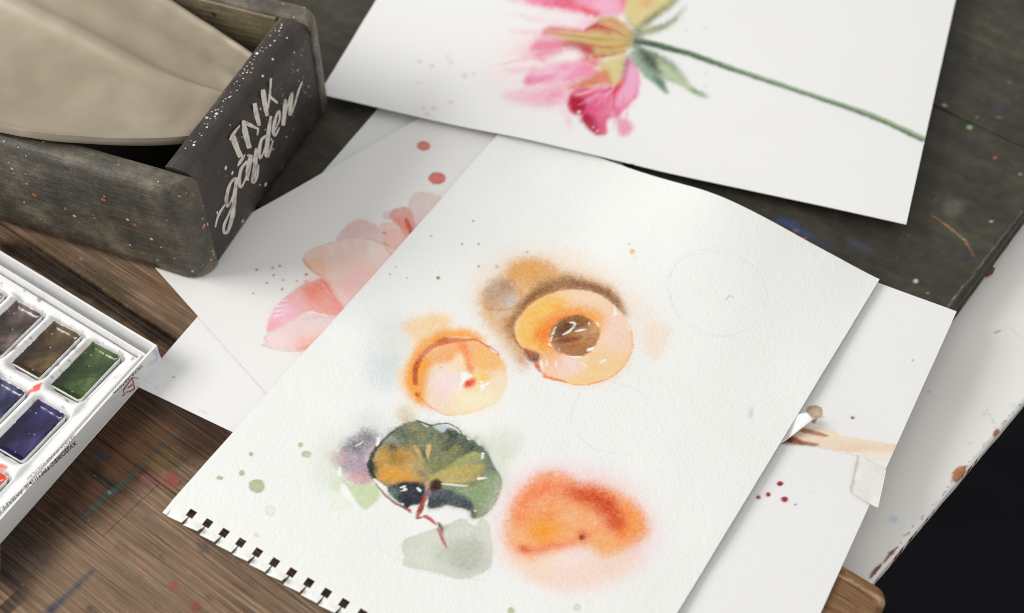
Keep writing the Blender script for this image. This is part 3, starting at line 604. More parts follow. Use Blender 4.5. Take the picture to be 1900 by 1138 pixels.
    c.wash([(1090, 560), (1180, 490), (1310, 432), (1378, 455), (1350, 490), (1200, 560), (1060, 610)], (168, 170, 96), .95, 1.8, warp=1.5, gran=.2); c.wash([(1120, 560), (1240, 490), (1370, 470), (1380, 520), (1240, 560), (1080, 600)], (150, 158, 116), .8, 3, gran=.25)
    c.wash([(930, 640), (1060, 580), (1200, 545), (1360, 530), (1390, 570), (1340, 650), (1200, 690), (1050, 690), (960, 670)], (184, 168, 102), .96, 2.4, warp=2, gran=.2); c.stroke([(1290, 640), (1350, 600), (1400, 560), (1440, 520)], [14, 26, 24, 10], (136, 132, 70), .7, 2.5); c.stroke([(1000, 600), (1100, 590), (1200, 600)], 12, (206, 188, 110), .5, 2.5)
    c.wash([(1040, 720), (1180, 720), (1330, 690), (1460, 600), (1530, 640), (1525, 745), (1460, 880), (1365, 966), (1300, 960), (1290, 880), (1160, 800)], (142, 162, 122), .97, 3, warp=2, gran=.25); c.stroke([(1140, 730), (1280, 715), (1400, 660)], [8, 18, 10], (140, 136, 72), .7, 2)
    c.stroke([(1532, 660), (1520, 760), (1455, 885), (1370, 962)], [6, 8, 7, 5], (96, 120, 92), .8, 1)
    c.wash([(945, 740), (1060, 725), (1180, 770), (1300, 850), (1320, 960), (1292, 962), (1282, 912), (1170, 880), (1080, 864), (1030, 886), (932, 880)], (66, 74, 84), .95, 3.2, warp=2.5, gran=.3); c.ell(1020, 750, 60, 26, (104, 98, 116), .8, 4, gran=.2); c.ell(1180, 800, 60, 30, (90, 104, 104), .5, 6)
    c.wash([(606, 735), (640, 700), (760, 672), (880, 690), (918, 725), (912, 790), (885, 850), (800, 868), (760, 892), (700, 842), (640, 790)], (46, 50, 62), .97, 2, warp=2, gran=.2); c.ell(660, 765, 42, 34, (112, 142, 130), .85, 5, gran=.3); c.ell(820, 700, 90, 22, (40, 40, 42), .7, 4)
    c.wash([(945, 700), (1005, 652), (1052, 685), (1030, 745), (955, 740)], (58, 40, 32), .95, 1.4, warp=1.5)
    c.stroke([(500, 650), (468, 560), (486, 455), (540, 375), (605, 308), (690, 236)], [30, 44, 34, 20, 14, 8], (42, 54, 48), .92, 1.5, warp=2, gran=.2); c.ell(490, 570, 36, 60, (44, 54, 46), .85, 3, gran=.2)
    W = dict(a=1, b=.65, warp=.8, gran=0)
    c.wash([(514, 318), (553, 306), (545, 358), (520, 388), (512, 372), (530, 340)], WHT, 1, .7, warp=.8, gran=0, smooth=False); c.stroke([(652, 216), (690, 212)], 9, WHT, **W)
    c.wash([(510, 660), (600, 715), (602, 748), (560, 722)], WHT, .95, .8, warp=1, gran=0); c.stroke([(500, 655), (515, 668)], 16, WHT, **W); c.stroke([(712, 722), (748, 712)], [8, 16], WHT, **W); c.stroke([(718, 750), (758, 734)], [8, 20], WHT, **W); c.stroke([(852, 728), (872, 745)], [16, 22], WHT, **W)
    c.stroke([(1384, 448), (1374, 490)], [20, 10], WHT, **W); c.stroke([(1048, 692), (1140, 700), (1258, 708)], [8, 16, 8], (224, 226, 214), **W); c.stroke([(1348, 650), (1412, 640)], [22, 8], WHT, **W); c.stroke([(942, 800), (926, 856)], [8, 16], WHT, **W); c.dot(1320, 910, 8, WHT); c.dot(728, 862, 12, WHT); c.dot(598, 540, 7, (240, 200, 150))
    c.wash([(985, 226), (1060, 214), (1092, 236), (1060, 268), (1010, 250)], (196, 208, 206), .95, 1.4); c.stroke([(880, 196), (930, 226)], [8, 14], (214, 218, 204), .9, .8)
    c.stroke([(845, 178), (930, 208), (985, 216), (1030, 204), (1100, 204), (1168, 238), (1208, 282)], [14, 10, 12, 10, 9, 10, 14], (64, 74, 64), .95, .8, warp=1); c.stroke([(1100, 214), (1160, 244), (1196, 276)], 10, WHT, .8, .8); c.stroke([(1255, 318), (1275, 332)], 10, WHT, **W)
    c.stroke([(515, 690), (570, 760), (650, 832), (720, 874), (770, 900)], [10, 16, 20, 20, 16], (140, 92, 74), .9, .9, warp=1.2); c.wash([(765, 895), (800, 900), (805, 925), (780, 928)], (186, 84, 62), .95, .9)
    c.stroke([(932, 680), (935, 720), (930, 770)], [34, 28, 34], (206, 166, 120), .7, 2); c.stroke([(938, 735), (930, 780), (920, 800)], [20, 30, 30], (128, 84, 112), .9, 1.6)
    c.stroke([(912, 800), (898, 850), (872, 905), (850, 950), (852, 968), (890, 962)], [28, 38, 44, 30, 28, 10], (168, 78, 60), .95, .9, warp=1.5, gran=.2); c.ell(876, 905, 22, 28, (132, 54, 44), .6, 2)
    c.wash([(885, 958), (920, 945), (965, 965), (1010, 1025), (990, 1022), (930, 980)], (198, 102, 102), .95, .8, warp=1)

def paint_grey_leaf(c):
    c.frame(720, 930, 7.1125)
    c.wash([(180, 590), (230, 500), (380, 440), (550, 380), (650, 350), (790, 310), (900, 250), (970, 230), (1040, 240), (1060, 285), (1165, 322), (1200, 240), (1300, 250), (1350, 370), (1385, 600), (1380, 720), (1350, 870), (1180, 980), (1000, 1025), (860, 1010), (650, 950), (400, 900), (210, 845), (200, 770), (212, 730), (180, 650)], (210, 214, 200), .97, .8, warp=1.2, edge=.12, gran=.1)
    c.wash([(620, 680), (900, 560), (1180, 480), (1320, 700), (1300, 820), (1050, 900), (860, 820)], (184, 190, 174), .85, 9, warp=6, gran=.12); c.ell(1000, 840, 160, 60, (172, 180, 166), .6, 8); c.ell(1080, 620, 80, 120, (180, 188, 172), .5, 10); c.ell(300, 810, 100, 30, (214, 200, 184), .5, 4, rot=15)
    c.dot(1075, 372, 20, WHT); c.dot(1048, 440, 20, WHT, ry=16); c.dot(838, 552, 9, (214, 176, 150), .6)
    c.stroke([(1040, 300), (1160, 330), (1190, 250)], 6, (200, 200, 190), .7, .8)
    pc = (206, 206, 204)
    c.stroke([(240, 490), (150, 580), (115, 670), (140, 730), (250, 860), (420, 930), (640, 965), (880, 1022), (1080, 1030), (1290, 1022), (1340, 900)], 7, pc, .7, .7); c.stroke([(1420, 420), (1465, 520), (1400, 650)], 6, pc, .6, .7); c.stroke([(1440, 30), (1380, 150), (1260, 230)], 6, pc, .7, .7); c.stroke([(1495, 468), (1530, 430)], 6, (170, 160, 170), .7, .7)
    c.stroke([(660, 290), (690, 340), (715, 400)], [30, 60, 30], (96, 84, 58), .9, 1.6); c.ell(740, 350, 50, 40, (150, 150, 120), .5, 3)
    c.stroke([(650, 365), (690, 430), (725, 510), (775, 622)], [20, 44, 48, 18], (192, 100, 116), .95, .8, warp=1); c.stroke([(490, 205), (560, 240), (635, 310)], [40, 44, 20], (198, 104, 102), .6, 1)

def paint_orange(c):
    c.frame(900, 850, 4.376)
    c.ell(730, 560, 700, 510, (240, 222, 222), .65, 16, warp=10); c.ell(720, 560, 590, 420, (246, 206, 186), .6, 13, warp=10); c.wash([(260, 100), (650, 60), (1050, 190), (1300, 400), (1380, 620), (1300, 820), (1000, 700), (700, 300), (200, 500)], (240, 218, 222), .6, 12, warp=8)
    c.wash([(190, 700), (700, 760), (1180, 760), (1260, 830), (1020, 1000), (760, 1070), (490, 1040), (260, 880)], (243, 216, 200), .9, 10, warp=8, gran=.15); c.wash([(180, 680), (420, 780), (560, 800), (560, 960), (380, 960), (230, 820)], (246, 212, 184), .8, 11, warp=6)
    c.wash([(165, 570), (225, 380), (350, 200), (500, 115), (670, 155), (790, 205), (1000, 235), (1180, 345), (1290, 480), (1315, 600), (1220, 690), (1050, 768), (900, 760), (780, 735), (600, 760), (400, 805), (240, 765)], (246, 168, 112), .95, 8.5, warp=8, ws=6, gran=.3)
    c.wash([(300, 290), (500, 140), (690, 180), (760, 240), (700, 330), (480, 330), (330, 420)], (240, 138, 92), .8, 9, warp=6, gran=.35); c.ell(310, 470, 70, 120, (238, 128, 76), .75, 11, gran=.3)
    c.wash([(640, 250), (860, 240), (1040, 310), (1130, 420), (1190, 550), (1090, 600), (960, 565), (870, 450), (720, 350)], (212, 84, 42), .95, 8, warp=6, ws=10, gran=.35); c.ell(960, 370, 90, 45, (202, 74, 38), .7, 8, rot=30, gran=.3); c.ell(1090, 510, 60, 45, (204, 76, 40), .6, 7, gran=.3)
    c.wash([(1100, 330), (1230, 410), (1310, 560), (1230, 660), (1130, 650), (1180, 540), (1120, 420)], (246, 148, 62), .85, 9, gran=.25); c.ell(1180, 620, 90, 50, (240, 128, 56), .7, 9)
    c.ell(490, 590, 170, 105, (252, 158, 58), .97, 10, gran=.15); c.ell(520, 470, 90, 30, (244, 140, 70), .6, 6); c.ell(760, 480, 150, 85, (246, 176, 122), .9, 12); c.ell(880, 570, 110, 70, (246, 178, 126), .8, 11); c.ell(1000, 720, 140, 50, (250, 172, 90), .85, 9); c.ell(640, 620, 90, 50, (250, 172, 96), .6, 10)
    c.ell(270, 650, 90, 50, (250, 190, 140), .8, 10)
    c.stroke([(280, 725), (330, 745), (430, 748), (550, 724), (720, 688)], [46, 52, 34, 36, 26], (226, 108, 68), .85, 4, gran=.25); c.ell(320, 738, 50, 18, (206, 84, 52), .7, 4)
    c.ell(790, 640, 52, 44, (206, 84, 50), .85, 5); c.ell(785, 648, 20, 16, (84, 34, 28), .95, 2)
    c.ell(770, 770, 150, 34, (240, 228, 226), .6, 8, rot=2); c.ell(640, 840, 190, 50, (240, 224, 220), .6, 12)

def paint_main_specks(c):
    c.frame(680, 400, 2.917); bl = (150, 184, 200)
    for x, y, r in ((350, 112, 6), (580, 30, 5), (518, 155, 6), (607, 155, 6), (868, 200, 8), (607, 275, 7), (705, 278, 12)): c.dot(x, y, r, bl, .95)
    c.dot(388, 338, 10, (150, 124, 96)); c.dot(128, 319, 6, (222, 190, 140)); c.dot(1440, 195, 13, (246, 198, 132), ry=16); c.dot(1422, 155, 4, (170, 174, 176)); c.dot(220, 338, 3, (130, 130, 130)); c.dot(158, 278, 3, (150, 160, 160))
    c.frame(0, 0, 1); gr = (176, 190, 148)
    c.dot(476, 902, 15, gr, .95, ry=13, warp=2.2); c.dot(449, 878, 5.5, gr); c.dot(408, 887, 7, gr, ry=4); c.dot(466, 843, 4, gr); c.dot(569, 843, 9, (172, 188, 140), ry=6.5); c.dot(558, 826, 5, (190, 202, 160)); c.dot(948, 1133, 6, (178, 198, 140)); c.dot(1071, 1127, 7, (218, 228, 202), .8); c.dot(502, 948, 10, (229, 230, 216), .7); c.dot(476, 993, 5, (236, 228, 212), .7)
    c.wash([(1390, 765), (1396, 755), (1398, 768), (1391, 778)], (198, 206, 220), .7, 2)
    c.wash([(1532, 700), (1540, 680), (1545, 692), (1530, 712)], (190, 202, 220), .8, 2)
    pc = (205, 207, 209)
    c.stroke(ell(1331, 543, 92, 80, 20, 20) + ell(1331, 543, 92, 80, 20, 20)[:3], 1.6, pc, .34, .9, warp=5, ws=25); c.stroke(ell(1336, 547, 100, 74, 25, 20)[3:18], 1.4, pc, .3, .9, warp=5, ws=25)
    c.stroke([(1348, 556), (1354, 549), (1360, 553)], 2, (186, 188, 196), .7, .8); c.stroke([(1255, 520), (1245, 560), (1262, 590)], 1.4, (220, 220, 226), .7, .8)
    c.stroke(ell(1135, 775, 76, 66, 15, 20)[4:19], 1.6, (212, 213, 211), .5, .9, warp=4, ws=25); c.stroke([(1200, 790), (1180, 830), (1140, 860)], 1.4, (220, 221, 219), .5, .9)
    c.stroke([(690, 985), (705, 1015), (740, 1040)], 1.4, (222, 223, 221), .6, .9)
    c.stroke([(760, 776), (800, 785), (860, 780)], 1.4, (224, 225, 223), .6, .9)
    c.ell(1180, 480, 3, 3, (240, 214, 170), .5, 1)
    rs = np.random.RandomState(6)
    for _ in range(40): c.dot(rs.uniform(330, 1500), rs.uniform(330, 1130), rs.uniform(.7, 1.3), (196, 196, 190), rs.uniform(.3, .7), edge=0)

def paint_petals(c):
    c.frame(470, 330, 3.3475); pen = (170, 168, 164)
    c.wash([(960, 210), (985, 115), (1080, 88), (1180, 128), (1225, 180), (1120, 300), (1000, 400), (990, 300)], (205, 187, 182), .95, 1.4, edge=.06); c.ell(1150, 150, 60, 40, (206, 192, 178), .7, 6); c.ell(1040, 260, 60, 80, (208, 184, 182), .7, 8); c.ell(1030, 350, 40, 60, (210, 170, 165), .6, 8)
    c.ell(832, 235, 32, 26, (204, 184, 186), .9, 2); c.wash([(845, 225), (900, 183), (975, 195), (1005, 290), (1015, 390), (975, 415), (930, 320), (870, 275)], (205, 152, 146), .95, 1.6, edge=.1); c.ell(900, 280, 40, 20, (206, 130, 118), .7, 5)
    c.stroke([(900, 270), (945, 330), (985, 405)], [40, 56, 56], (210, 122, 98), .8, 4); c.stroke([(950, 262), (978, 330), (995, 395)], [24, 28, 26], (186, 84, 62), .9, 2)
    c.wash([(515, 395), (565, 310), (650, 258), (740, 282), (800, 330), (835, 390), (885, 510), (800, 425), (700, 385), (600, 385)], (208, 180, 175), .95, 1.4, edge=.1); c.ell(680, 300, 70, 40, (206, 170, 168), .6, 8)
    c.wash([(785, 290), (850, 278), (870, 320), (820, 350)], (214, 180, 172), .9, 1.6, edge=.1); c.wash([(810, 375), (850, 320), (920, 325), (990, 400), (885, 512), (830, 450)], (214, 172, 162), .95, 1.4, edge=.12); c.wash([(800, 340), (825, 342), (818, 358)], (176, 80, 66), .9, 1)
    c.stroke([(810, 400), (850, 440), (882, 505)], [6, 12, 10], (186, 112, 90), .8, 1.4); c.stroke([(930, 335), (985, 405)], [10, 22], (196, 100, 80), .6, 2)
    c.wash([(308, 512), (380, 440), (520, 398), (700, 376), (800, 412), (885, 512), (610, 850), (570, 830), (490, 700), (400, 602)], (222, 190, 176), .96, 1.2, edge=.14); c.ell(400, 540, 80, 50, (222, 172, 138), .85, 8, rot=30); c.ell(640, 520, 80, 60, (220, 184, 174), .7, 12); c.ell(660, 660, 150, 100, (230, 172, 168), .85, 13, rot=-40); c.ell(560, 780, 50, 60, (232, 196, 192), .7, 10); c.ell(760, 470, 60, 50, (220, 204, 192), .7, 10)
    for a, b in (((560, 400), (590, 490)), ((640, 390), (660, 480)), ((470, 420), (520, 500)), ((740, 400), (720, 500))): c.stroke([a, b], [26, 8], (226, 214, 204), .55, 3)
    c.stroke([(310, 510), (360, 570), (420, 610)], [14, 12, 6], (196, 130, 92), .8, 2); c.stroke([(700, 376), (800, 410), (885, 510)], [3, 8, 10], (190, 136, 118), .7, 1.3)
    c.wash([(85, 955), (130, 820), (240, 710), (340, 652), (430, 630), (490, 700), (575, 830), (600, 850), (560, 875), (420, 845), (335, 832), (200, 915)], (228, 160, 158), .97, 1, edge=.1); c.wash([(300, 700), (370, 640), (440, 640), (500, 760), (560, 850), (460, 840), (360, 780)], (228, 142, 116), .75, 7, gran=.2); c.ell(370, 690, 60, 28, (216, 108, 82), .65, 6, rot=-10); c.stroke([(432, 640), (480, 720), (570, 830)], [26, 30, 12], (206, 110, 100), .75, 3)
    c.ell(185, 850, 90, 60, (228, 178, 192), .85, 8, rot=-40); c.stroke([(95, 945), (170, 880), (260, 840)], [26, 20, 8], (214, 132, 150), .6, 4)
    for y in (770, 800, 830, 860): c.stroke([(150 + (y - 770) * -.2, y), (220 - (y - 770) * .3, y - 10)], [9, 3], (240, 222, 226), .8, .8)
    c.stroke([(430, 660), (450, 690), (480, 730)], [8, 6, 4], (238, 190, 170), .8, 1)
    c.wash([(70, 985), (200, 912), (335, 838), (480, 862), (575, 872), (395, 1045), (280, 1078), (130, 1062), (48, 1042), (80, 1020)], (212, 190, 186), .97, 1, edge=.08); c.wash([(250, 1070), (300, 1000), (420, 960), (540, 900), (395, 1045), (290, 1076)], (222, 158, 146), .8, 7); c.stroke([(265, 1065), (330, 1055), (395, 1040)], [10, 20, 16], (228, 130, 106), .7, 2.5); c.ell(150, 1010, 60, 30, (238, 204, 204), .7, 6)
    for p in ([(48, 1042), (130, 1066), (280, 1080), (400, 1045)], [(45, 1040), (85, 1020), (72, 985), (200, 912)], [(85, 955), (130, 818), (240, 706), (335, 650)], [(308, 512), (330, 470), (420, 420), (560, 390)], [(300, 880), (420, 868), (560, 870)], [(960, 210), (985, 112), (1050, 90)]): c.stroke(p, 3.5, pen, .7, .7)
    c.wash([(1195, 165), (1205, 110), (1225, 85), (1240, 110), (1225, 160)], (204, 140, 128), .95, 1.6)
    c.wash([(1220, 130), (1260, 80), (1320, 40), (1290, 90)], (224, 204, 202), .6, 4)
    for x, y, r in ((20, 572, 8), (120, 560, 8), (165, 548, 7), (125, 606, 7), (185, 636, 7), (82, 655, 7), (180, 693, 8), (328, 602, 9), (268, 640, 5), (0, 718, 6)): c.dot(x, y, r, (196, 112, 112), .9)
    c.dot(330, 650, 14, (228, 170, 170), .9)
    c.frame(0, 0, 1); c.dot(786, 271, 12.5, (196, 114, 104), .95, 1.2, ry=9); c.dot(811, 331, 16, (198, 114, 104), .95, 1.2, ry=11.5); c.dot(450, 780, 2, (150, 150, 150))

def paint_peony(c):
    c.frame(860, 0, 3.958)
    c.wash([(420, 250), (700, 230), (900, 330), (900, 520), (700, 660), (300, 700), (150, 590), (250, 350)], (241, 220, 222), .55, 13, warp=12); c.wash([(400, 310), (620, 300), (760, 360), (640, 420), (460, 420)], (238, 200, 208), .5, 11, warp=8)
    rs = np.random.RandomState(12)
    for k in range(70):
        y0 = rs.uniform(250, 700); x0 = rs.uniform(620, 900); L_ = rs.uniform(120, 360); sl = (y0 - 400) / 900 + rs.uniform(-.08, .08)
        c.stroke([(x0, y0), (x0 - L_ * .5, y0 + sl * L_ * .5 + rs.uniform(-12, 12)), (x0 - L_, y0 + sl * L_)], [rs.uniform(18, 44), rs.uniform(16, 34), 12], [(232, 160, 180), (238, 190, 200), (226, 132, 160), (240, 206, 212), (244, 236, 236)][rs.randint(5)], rs.uniform(.2, .5), rs.uniform(2.6, 4.5), warp=3); c.wash([(560, 340), (760, 330), (900, 390), (760, 400), (600, 390)], (226, 140, 158), .7, 8)
    c.wash([(560, 80), (960, 100), (985, 170), (880, 212), (620, 205), (480, 150)], (241, 224, 228), .8, 9); c.wash([(820, 160), (970, 130), (980, 180), (880, 212)], (234, 190, 206), .8, 6)
    c.wash([(280, -60), (1190, -60), (1215, 60), (1160, 112), (1080, 112), (960, 108), (850, 80), (600, 48), (440, 18)], (238, 146, 178), .92, 5, warp=5); c.ell(1040, 40, 120, 50, (244, 186, 206), .9, 8); c.ell(640, 0, 90, 40, (226, 130, 186), .8, 8)
    c.stroke([(480, 5), (600, 25), (720, 38), (860, 68), (985, 105)], [14, 30, 50, 46, 26], (228, 82, 112), .85, 4); c.stroke([(880, 75), (985, 108)], [16, 26], (216, 70, 66), .8, 3); c.stroke([(1170, -40), (1195, 60)], [40, 30], (226, 70, 110), .8, 4); c.ell(440, 10, 60, 16, (240, 180, 200), .7, 7); c.ell(760, -20, 80, 40, (216, 60, 90), .8, 8)
    c.wash([(585, 242), (640, 205), (800, 214), (900, 224), (985, 150), (1090, 118), (1190, 170), (1250, 245), (1235, 335), (1185, 392), (1080, 412), (960, 425), (900, 372), (780, 332), (700, 282)], (202, 172, 116), .97, 3, warp=3); c.ell(1120, 310, 110, 60, (206, 178, 110), .8, 7); c.ell(940, 300, 130, 35, (208, 176, 108), .8, 6, rot=10)
    c.stroke([(600, 245), (640, 212), (760, 218), (920, 236)], [40, 34, 26, 18], (214, 72, 92), .88, 3); c.ell(640, 240, 50, 26, (220, 110, 120), .7, 4); c.stroke([(735, 325), (840, 345), (950, 385)], [24, 60, 30], (164, 38, 58), .92, 3); c.ell(900, 350, 60, 26, (206, 60, 84), .7, 4)
    c.stroke([(940, 205), (1010, 200), (1090, 250)], [30, 44, 16], (196, 70, 76), .85, 3); c.stroke([(1000, 145), (1090, 160), (1170, 210)], [30, 34, 20], (206, 116, 82), .85, 4); c.stroke([(1040, 190), (1140, 240)], [20, 14], (222, 150, 130), .7, 3); c.stroke([(920, 420), (1040, 400), (1180, 370)], [26, 22, 16], (172, 130, 66), .7, 4)
    for q, w, col, a in (([(640, 240), (800, 262), (1000, 290), (1200, 300)], [6, 14, 12, 6], (150, 116, 60), .6), ([(760, 300), (900, 330), (1060, 350), (1200, 330)], [10, 18, 16, 8], (176, 90, 62), .6), ([(980, 190), (1080, 215), (1190, 270)], [10, 14, 8], (168, 60, 60), .7),
                         ([(1010, 160), (1100, 175), (1200, 230)], [8, 12, 6], (226, 170, 120), .7), ([(700, 236), (860, 250), (980, 262)], [10, 14, 6], (228, 196, 140), .6), ([(960, 420), (1080, 405), (1185, 380)], [18, 18, 8], (186, 76, 60), .7), ([(900, 215), (960, 190), (1000, 160)], [16, 22, 8], (180, 40, 70), .8), ([(1060, 300), (1160, 310), (1230, 300)], [14, 18, 8], (190, 180, 110), .6)):
        c.stroke(q, w, col, a, 2, warp=1.5)
    c.wash([(1140, 110), (1170, 105), (1185, 160), (1150, 150)], (236, 226, 220), .9, 2.5)
    c.wash([(585, 455), (680, 395), (820, 358), (885, 432), (740, 462), (650, 475)], (238, 239, 237), .95, 5, warp=3)
    c.wash([(440, 620), (505, 520), (700, 470), (880, 470), (1000, 530), (990, 565), (880, 590), (700, 610), (560, 630)], (234, 148, 184), .9, 3.5, warp=5); c.stroke([(460, 615), (500, 540), (560, 510)], [26, 24, 10], (220, 92, 140), .8, 4); c.stroke([(490, 600), (620, 570), (800, 560), (960, 540)], [24, 16, 14, 10], (222, 104, 150), .7, 4); c.stroke([(540, 540), (660, 520), (760, 530)], [24, 20, 8], (246, 216, 228), .8, 4); c.stroke([(820, 590), (920, 560), (990, 540)], [20, 24, 16], (240, 190, 214), .8, 3)
    c.wash([(290, 715), (420, 670), (620, 630), (760, 650), (790, 740), (650, 785), (460, 772)], (238, 184, 202), .85, 6, warp=7); c.stroke([(300, 705), (400, 685), (480, 660)], [20, 20, 8], (226, 158, 180), .7, 5); c.stroke([(640, 700), (690, 690), (730, 690)], [20, 30, 16], (220, 100, 136), .8, 5); c.ell(600, 740, 110, 30, (232, 156, 184), .7, 7); c.stroke([(690, 640), (790, 600)], [14, 30], (232, 140, 176), .6, 4)
    for k in range(56):
        a = math.radians(rs.uniform(166, 212)); r0 = rs.uniform(360, 760); L_ = rs.uniform(90, 330); d = np.array([math.cos(a), -math.sin(a)]); q = np.array([1230., 300.]) + d * r0 * np.array([1, 1.0])
        w = rs.uniform(5, 22); bend = rs.uniform(-14, 14)
        c.stroke([q, q + d * L_ * .5 + [0, bend], q + d * L_], [w * .4, w, w * .3], [(244, 238, 238), (240, 226, 228), (238, 196, 208), (230, 150, 176), (222, 116, 152), (244, 240, 240), (236, 180, 196)][rs.randint(7)], rs.uniform(.2, .5), rs.uniform(2, 3.6), warp=2)
    c.ell(950, 460, 80, 40, (226, 86, 96), .88, 6); c.ell(900, 520, 60, 24, (234, 130, 160), .6, 5)
    c.wash([(1010, 470), (1080, 425), (1195, 395), (1190, 500), (1165, 610), (1060, 645), (1000, 590)], (212, 198, 138), .96, 4, warp=3); c.wash([(770, 645), (880, 585), (1020, 520), (1070, 560), (1080, 620), (950, 662), (800, 662)], (206, 116, 78), .92, 4); c.ell(1020, 560, 40, 50, (214, 140, 90), .7, 6); c.stroke([(900, 640), (990, 632)], [14, 16], (234, 196, 170), .9, 2.5)
    c.wash([(785, 690), (860, 650), (1000, 645), (1110, 640), (1175, 560), (1205, 430), (1262, 480), (1292, 580), (1282, 690), (1220, 765), (1140, 850), (1060, 880), (1048, 992), (980, 992), (900, 925), (862, 850), (778, 815)], (224, 96, 140), .97, 2, warp=3)
    c.wash([(785, 700), (870, 715), (920, 730), (880, 840), (780, 818)], (172, 22, 52), .95, 3.5); c.wash([(875, 830), (960, 850), (1010, 985), (950, 975), (868, 895)], (166, 22, 54), .95, 3); c.ell(960, 780, 60, 60, (216, 70, 116), .7, 7); c.ell(1000, 900, 40, 70, (220, 96, 136), .6, 6); c.ell(900, 690, 60, 22, (206, 50, 70), .7, 4); c.ell(830, 685, 36, 12, (230, 160, 160), .8, 3)
    c.wash([(1205, 430), (1265, 485), (1292, 590), (1260, 710), (1180, 770), (1110, 790), (1130, 700), (1180, 560)], (234, 172, 200), .95, 4); c.ell(1100, 820, 60, 60, (230, 160, 190), .7, 6); c.stroke([(1170, 590), (1130, 650), (1090, 690)], [30, 40, 20], (222, 66, 72), .88, 3); c.stroke([(1090, 780), (1120, 810), (1140, 860)], [20, 24, 12], (224, 74, 84), .85, 3); c.stroke([(1180, 800), (1245, 765)], [16, 12], (234, 150, 180), .8, 3); c.stroke([(1000, 690), (920, 740), (900, 760)], [16, 12, 8], (242, 200, 214), .7, 3); c.stroke([(1060, 700), (1050, 780)], [30, 12], (236, 160, 186), .6, 5)
    for k in range(24):
        t = rs.rand(); x0, y0 = 1150 + rs.uniform(-60, 60), 560 + rs.uniform(-60, 60); a = math.radians(rs.uniform(70, 165)); L_ = rs.uniform(140, 400)
        x1, y1 = x0 + math.cos(a) * L_, y0 + math.sin(a) * L_
        xm, ym = (x0 + x1) / 2 + rs.uniform(-20, 20), (y0 + y1) / 2 + rs.uniform(-10, 10)
        if y1 < 960 and not (x1 < 800 and y1 > 800): c.stroke([(xm, ym), ((xm + x1) / 2, (ym + y1) / 2 + 6), (x1, y1)], [4, rs.uniform(10, 22), 4], [(206, 60, 100), (232, 150, 182), (190, 40, 74), (242, 196, 212), (222, 96, 138), (240, 214, 222)][rs.randint(6)], rs.uniform(.3, .65), rs.uniform(1.6, 3), warp=1.5)
    c.wash([(1125, 870), (1200, 880), (1252, 940), (1215, 985), (1185, 1000), (1140, 985)], (228, 156, 186), .95, 3.4); c.wash([(745, 810), (785, 850), (800, 930), (770, 935), (750, 880)], (240, 198, 214), .9, 4); c.stroke([(680, 840), (740, 800)], [10, 20], (238, 190, 208), .7, 4); c.dot(848, 825, 14, (244, 200, 196)); c.dot(985, 962, 12, (236, 170, 180)); c.dot(955, 935, 10, (236, 170, 180))
    c.stroke([(1215, 400), (1195, 480), (1170, 590)], [16, 34, 14], (128, 50, 64), .85, 4)
    c.wash([(1188, 100), (1230, -40), (1580, -60), (1540, 30), (1420, 130), (1270, 215), (1215, 160)], (216, 202, 142), .96, 3.5); c.ell(1340, 10, 50, 30, (218, 130, 92), .8, 7); c.ell(1270, 60, 50, 40, (222, 190, 120), .6, 7); c.stroke([(1580, -20), (1470, 70), (1360, 150), (1260, 230)], [26, 34, 36, 30], (84, 104, 82), .88, 4); c.stroke([(1195, 110), (1230, 190)], 10, (90, 70, 60), .7, 3)
    c.stroke([(1640, 40), (1545, 150), (1450, 205), (1300, 240)], [8, 30, 40, 50], (142, 150, 106), .92, 3); c.stroke([(1560, 130), (1470, 195), (1370, 225)], [16, 16, 10], (100, 110, 84), .6, 3); c.ell(1370, 235, 50, 16, (186, 184, 120), .7, 4)
    c.ell(1275, 265, 46, 44, (112, 122, 72), .9, 5); c.ell(1270, 330, 34, 30, (62, 62, 50), .85, 4); c.ell(1225, 320, 26, 40, (130, 130, 70), .6, 5)
    c.wash([(1220, 400), (1265, 365), (1340, 440), (1430, 550), (1475, 610), (1502, 692), (1440, 645), (1340, 575), (1265, 490)], (140, 164, 144), .95, 2.6); c.stroke([(1390, 560), (1450, 610), (1495, 685)], [14, 44, 10], (70, 108, 92), .85, 3); c.ell(1260, 420, 26, 50, (170, 180, 160), .6, 5)
    c.wash([(1275, 335), (1420, 398), (1535, 475), (1635, 585), (1720, 662), (1805, 718), (1700, 695), (1540, 605), (1420, 545), (1330, 440)], (182, 196, 158), .96, 2.4); c.wash([(1270, 335), (1390, 400), (1440, 500), (1480, 575), (1370, 505), (1300, 425)], (66, 72, 70), .9, 4); c.stroke([(1380, 395), (1530, 475), (1640, 590)], [36, 30, 12], (72, 96, 84), .75, 4); c.stroke([(1660, 650), (1740, 685), (1800, 716)], [10, 24, 8], (84, 112, 94), .8, 3); c.stroke([(1420, 540), (1560, 610)], [12, 8], (90, 96, 84), .6, 3)
    st = [(1270, 295), (1400, 322), (1560, 365), (1700, 408), (1900, 478), (2200, 580), (2560, 700), (2860, 800), (3090, 890), (3370, 1020)]
    c.stroke(st, [44, 42, 40, 38, 36, 34, 32, 34, 38, 42], (122, 146, 112), .97, 2.2, warp=1.5, ws=30); c.stroke([(x - 3, y + 9) for x, y in st], [30, 32, 30, 24, 18, 14, 14, 16, 18, 20], (48, 76, 62), .9, 2.6, warp=1.5, ws=30); c.stroke([(x + 4, y - 8) for x, y in st[4:]], [8, 12, 14, 14, 16, 16], (176, 188, 150), .8, 2); c.ell(1650, 385, 16, 10, (50, 80, 64), .8, 3)
    c.frame(560, 0, 2.436)
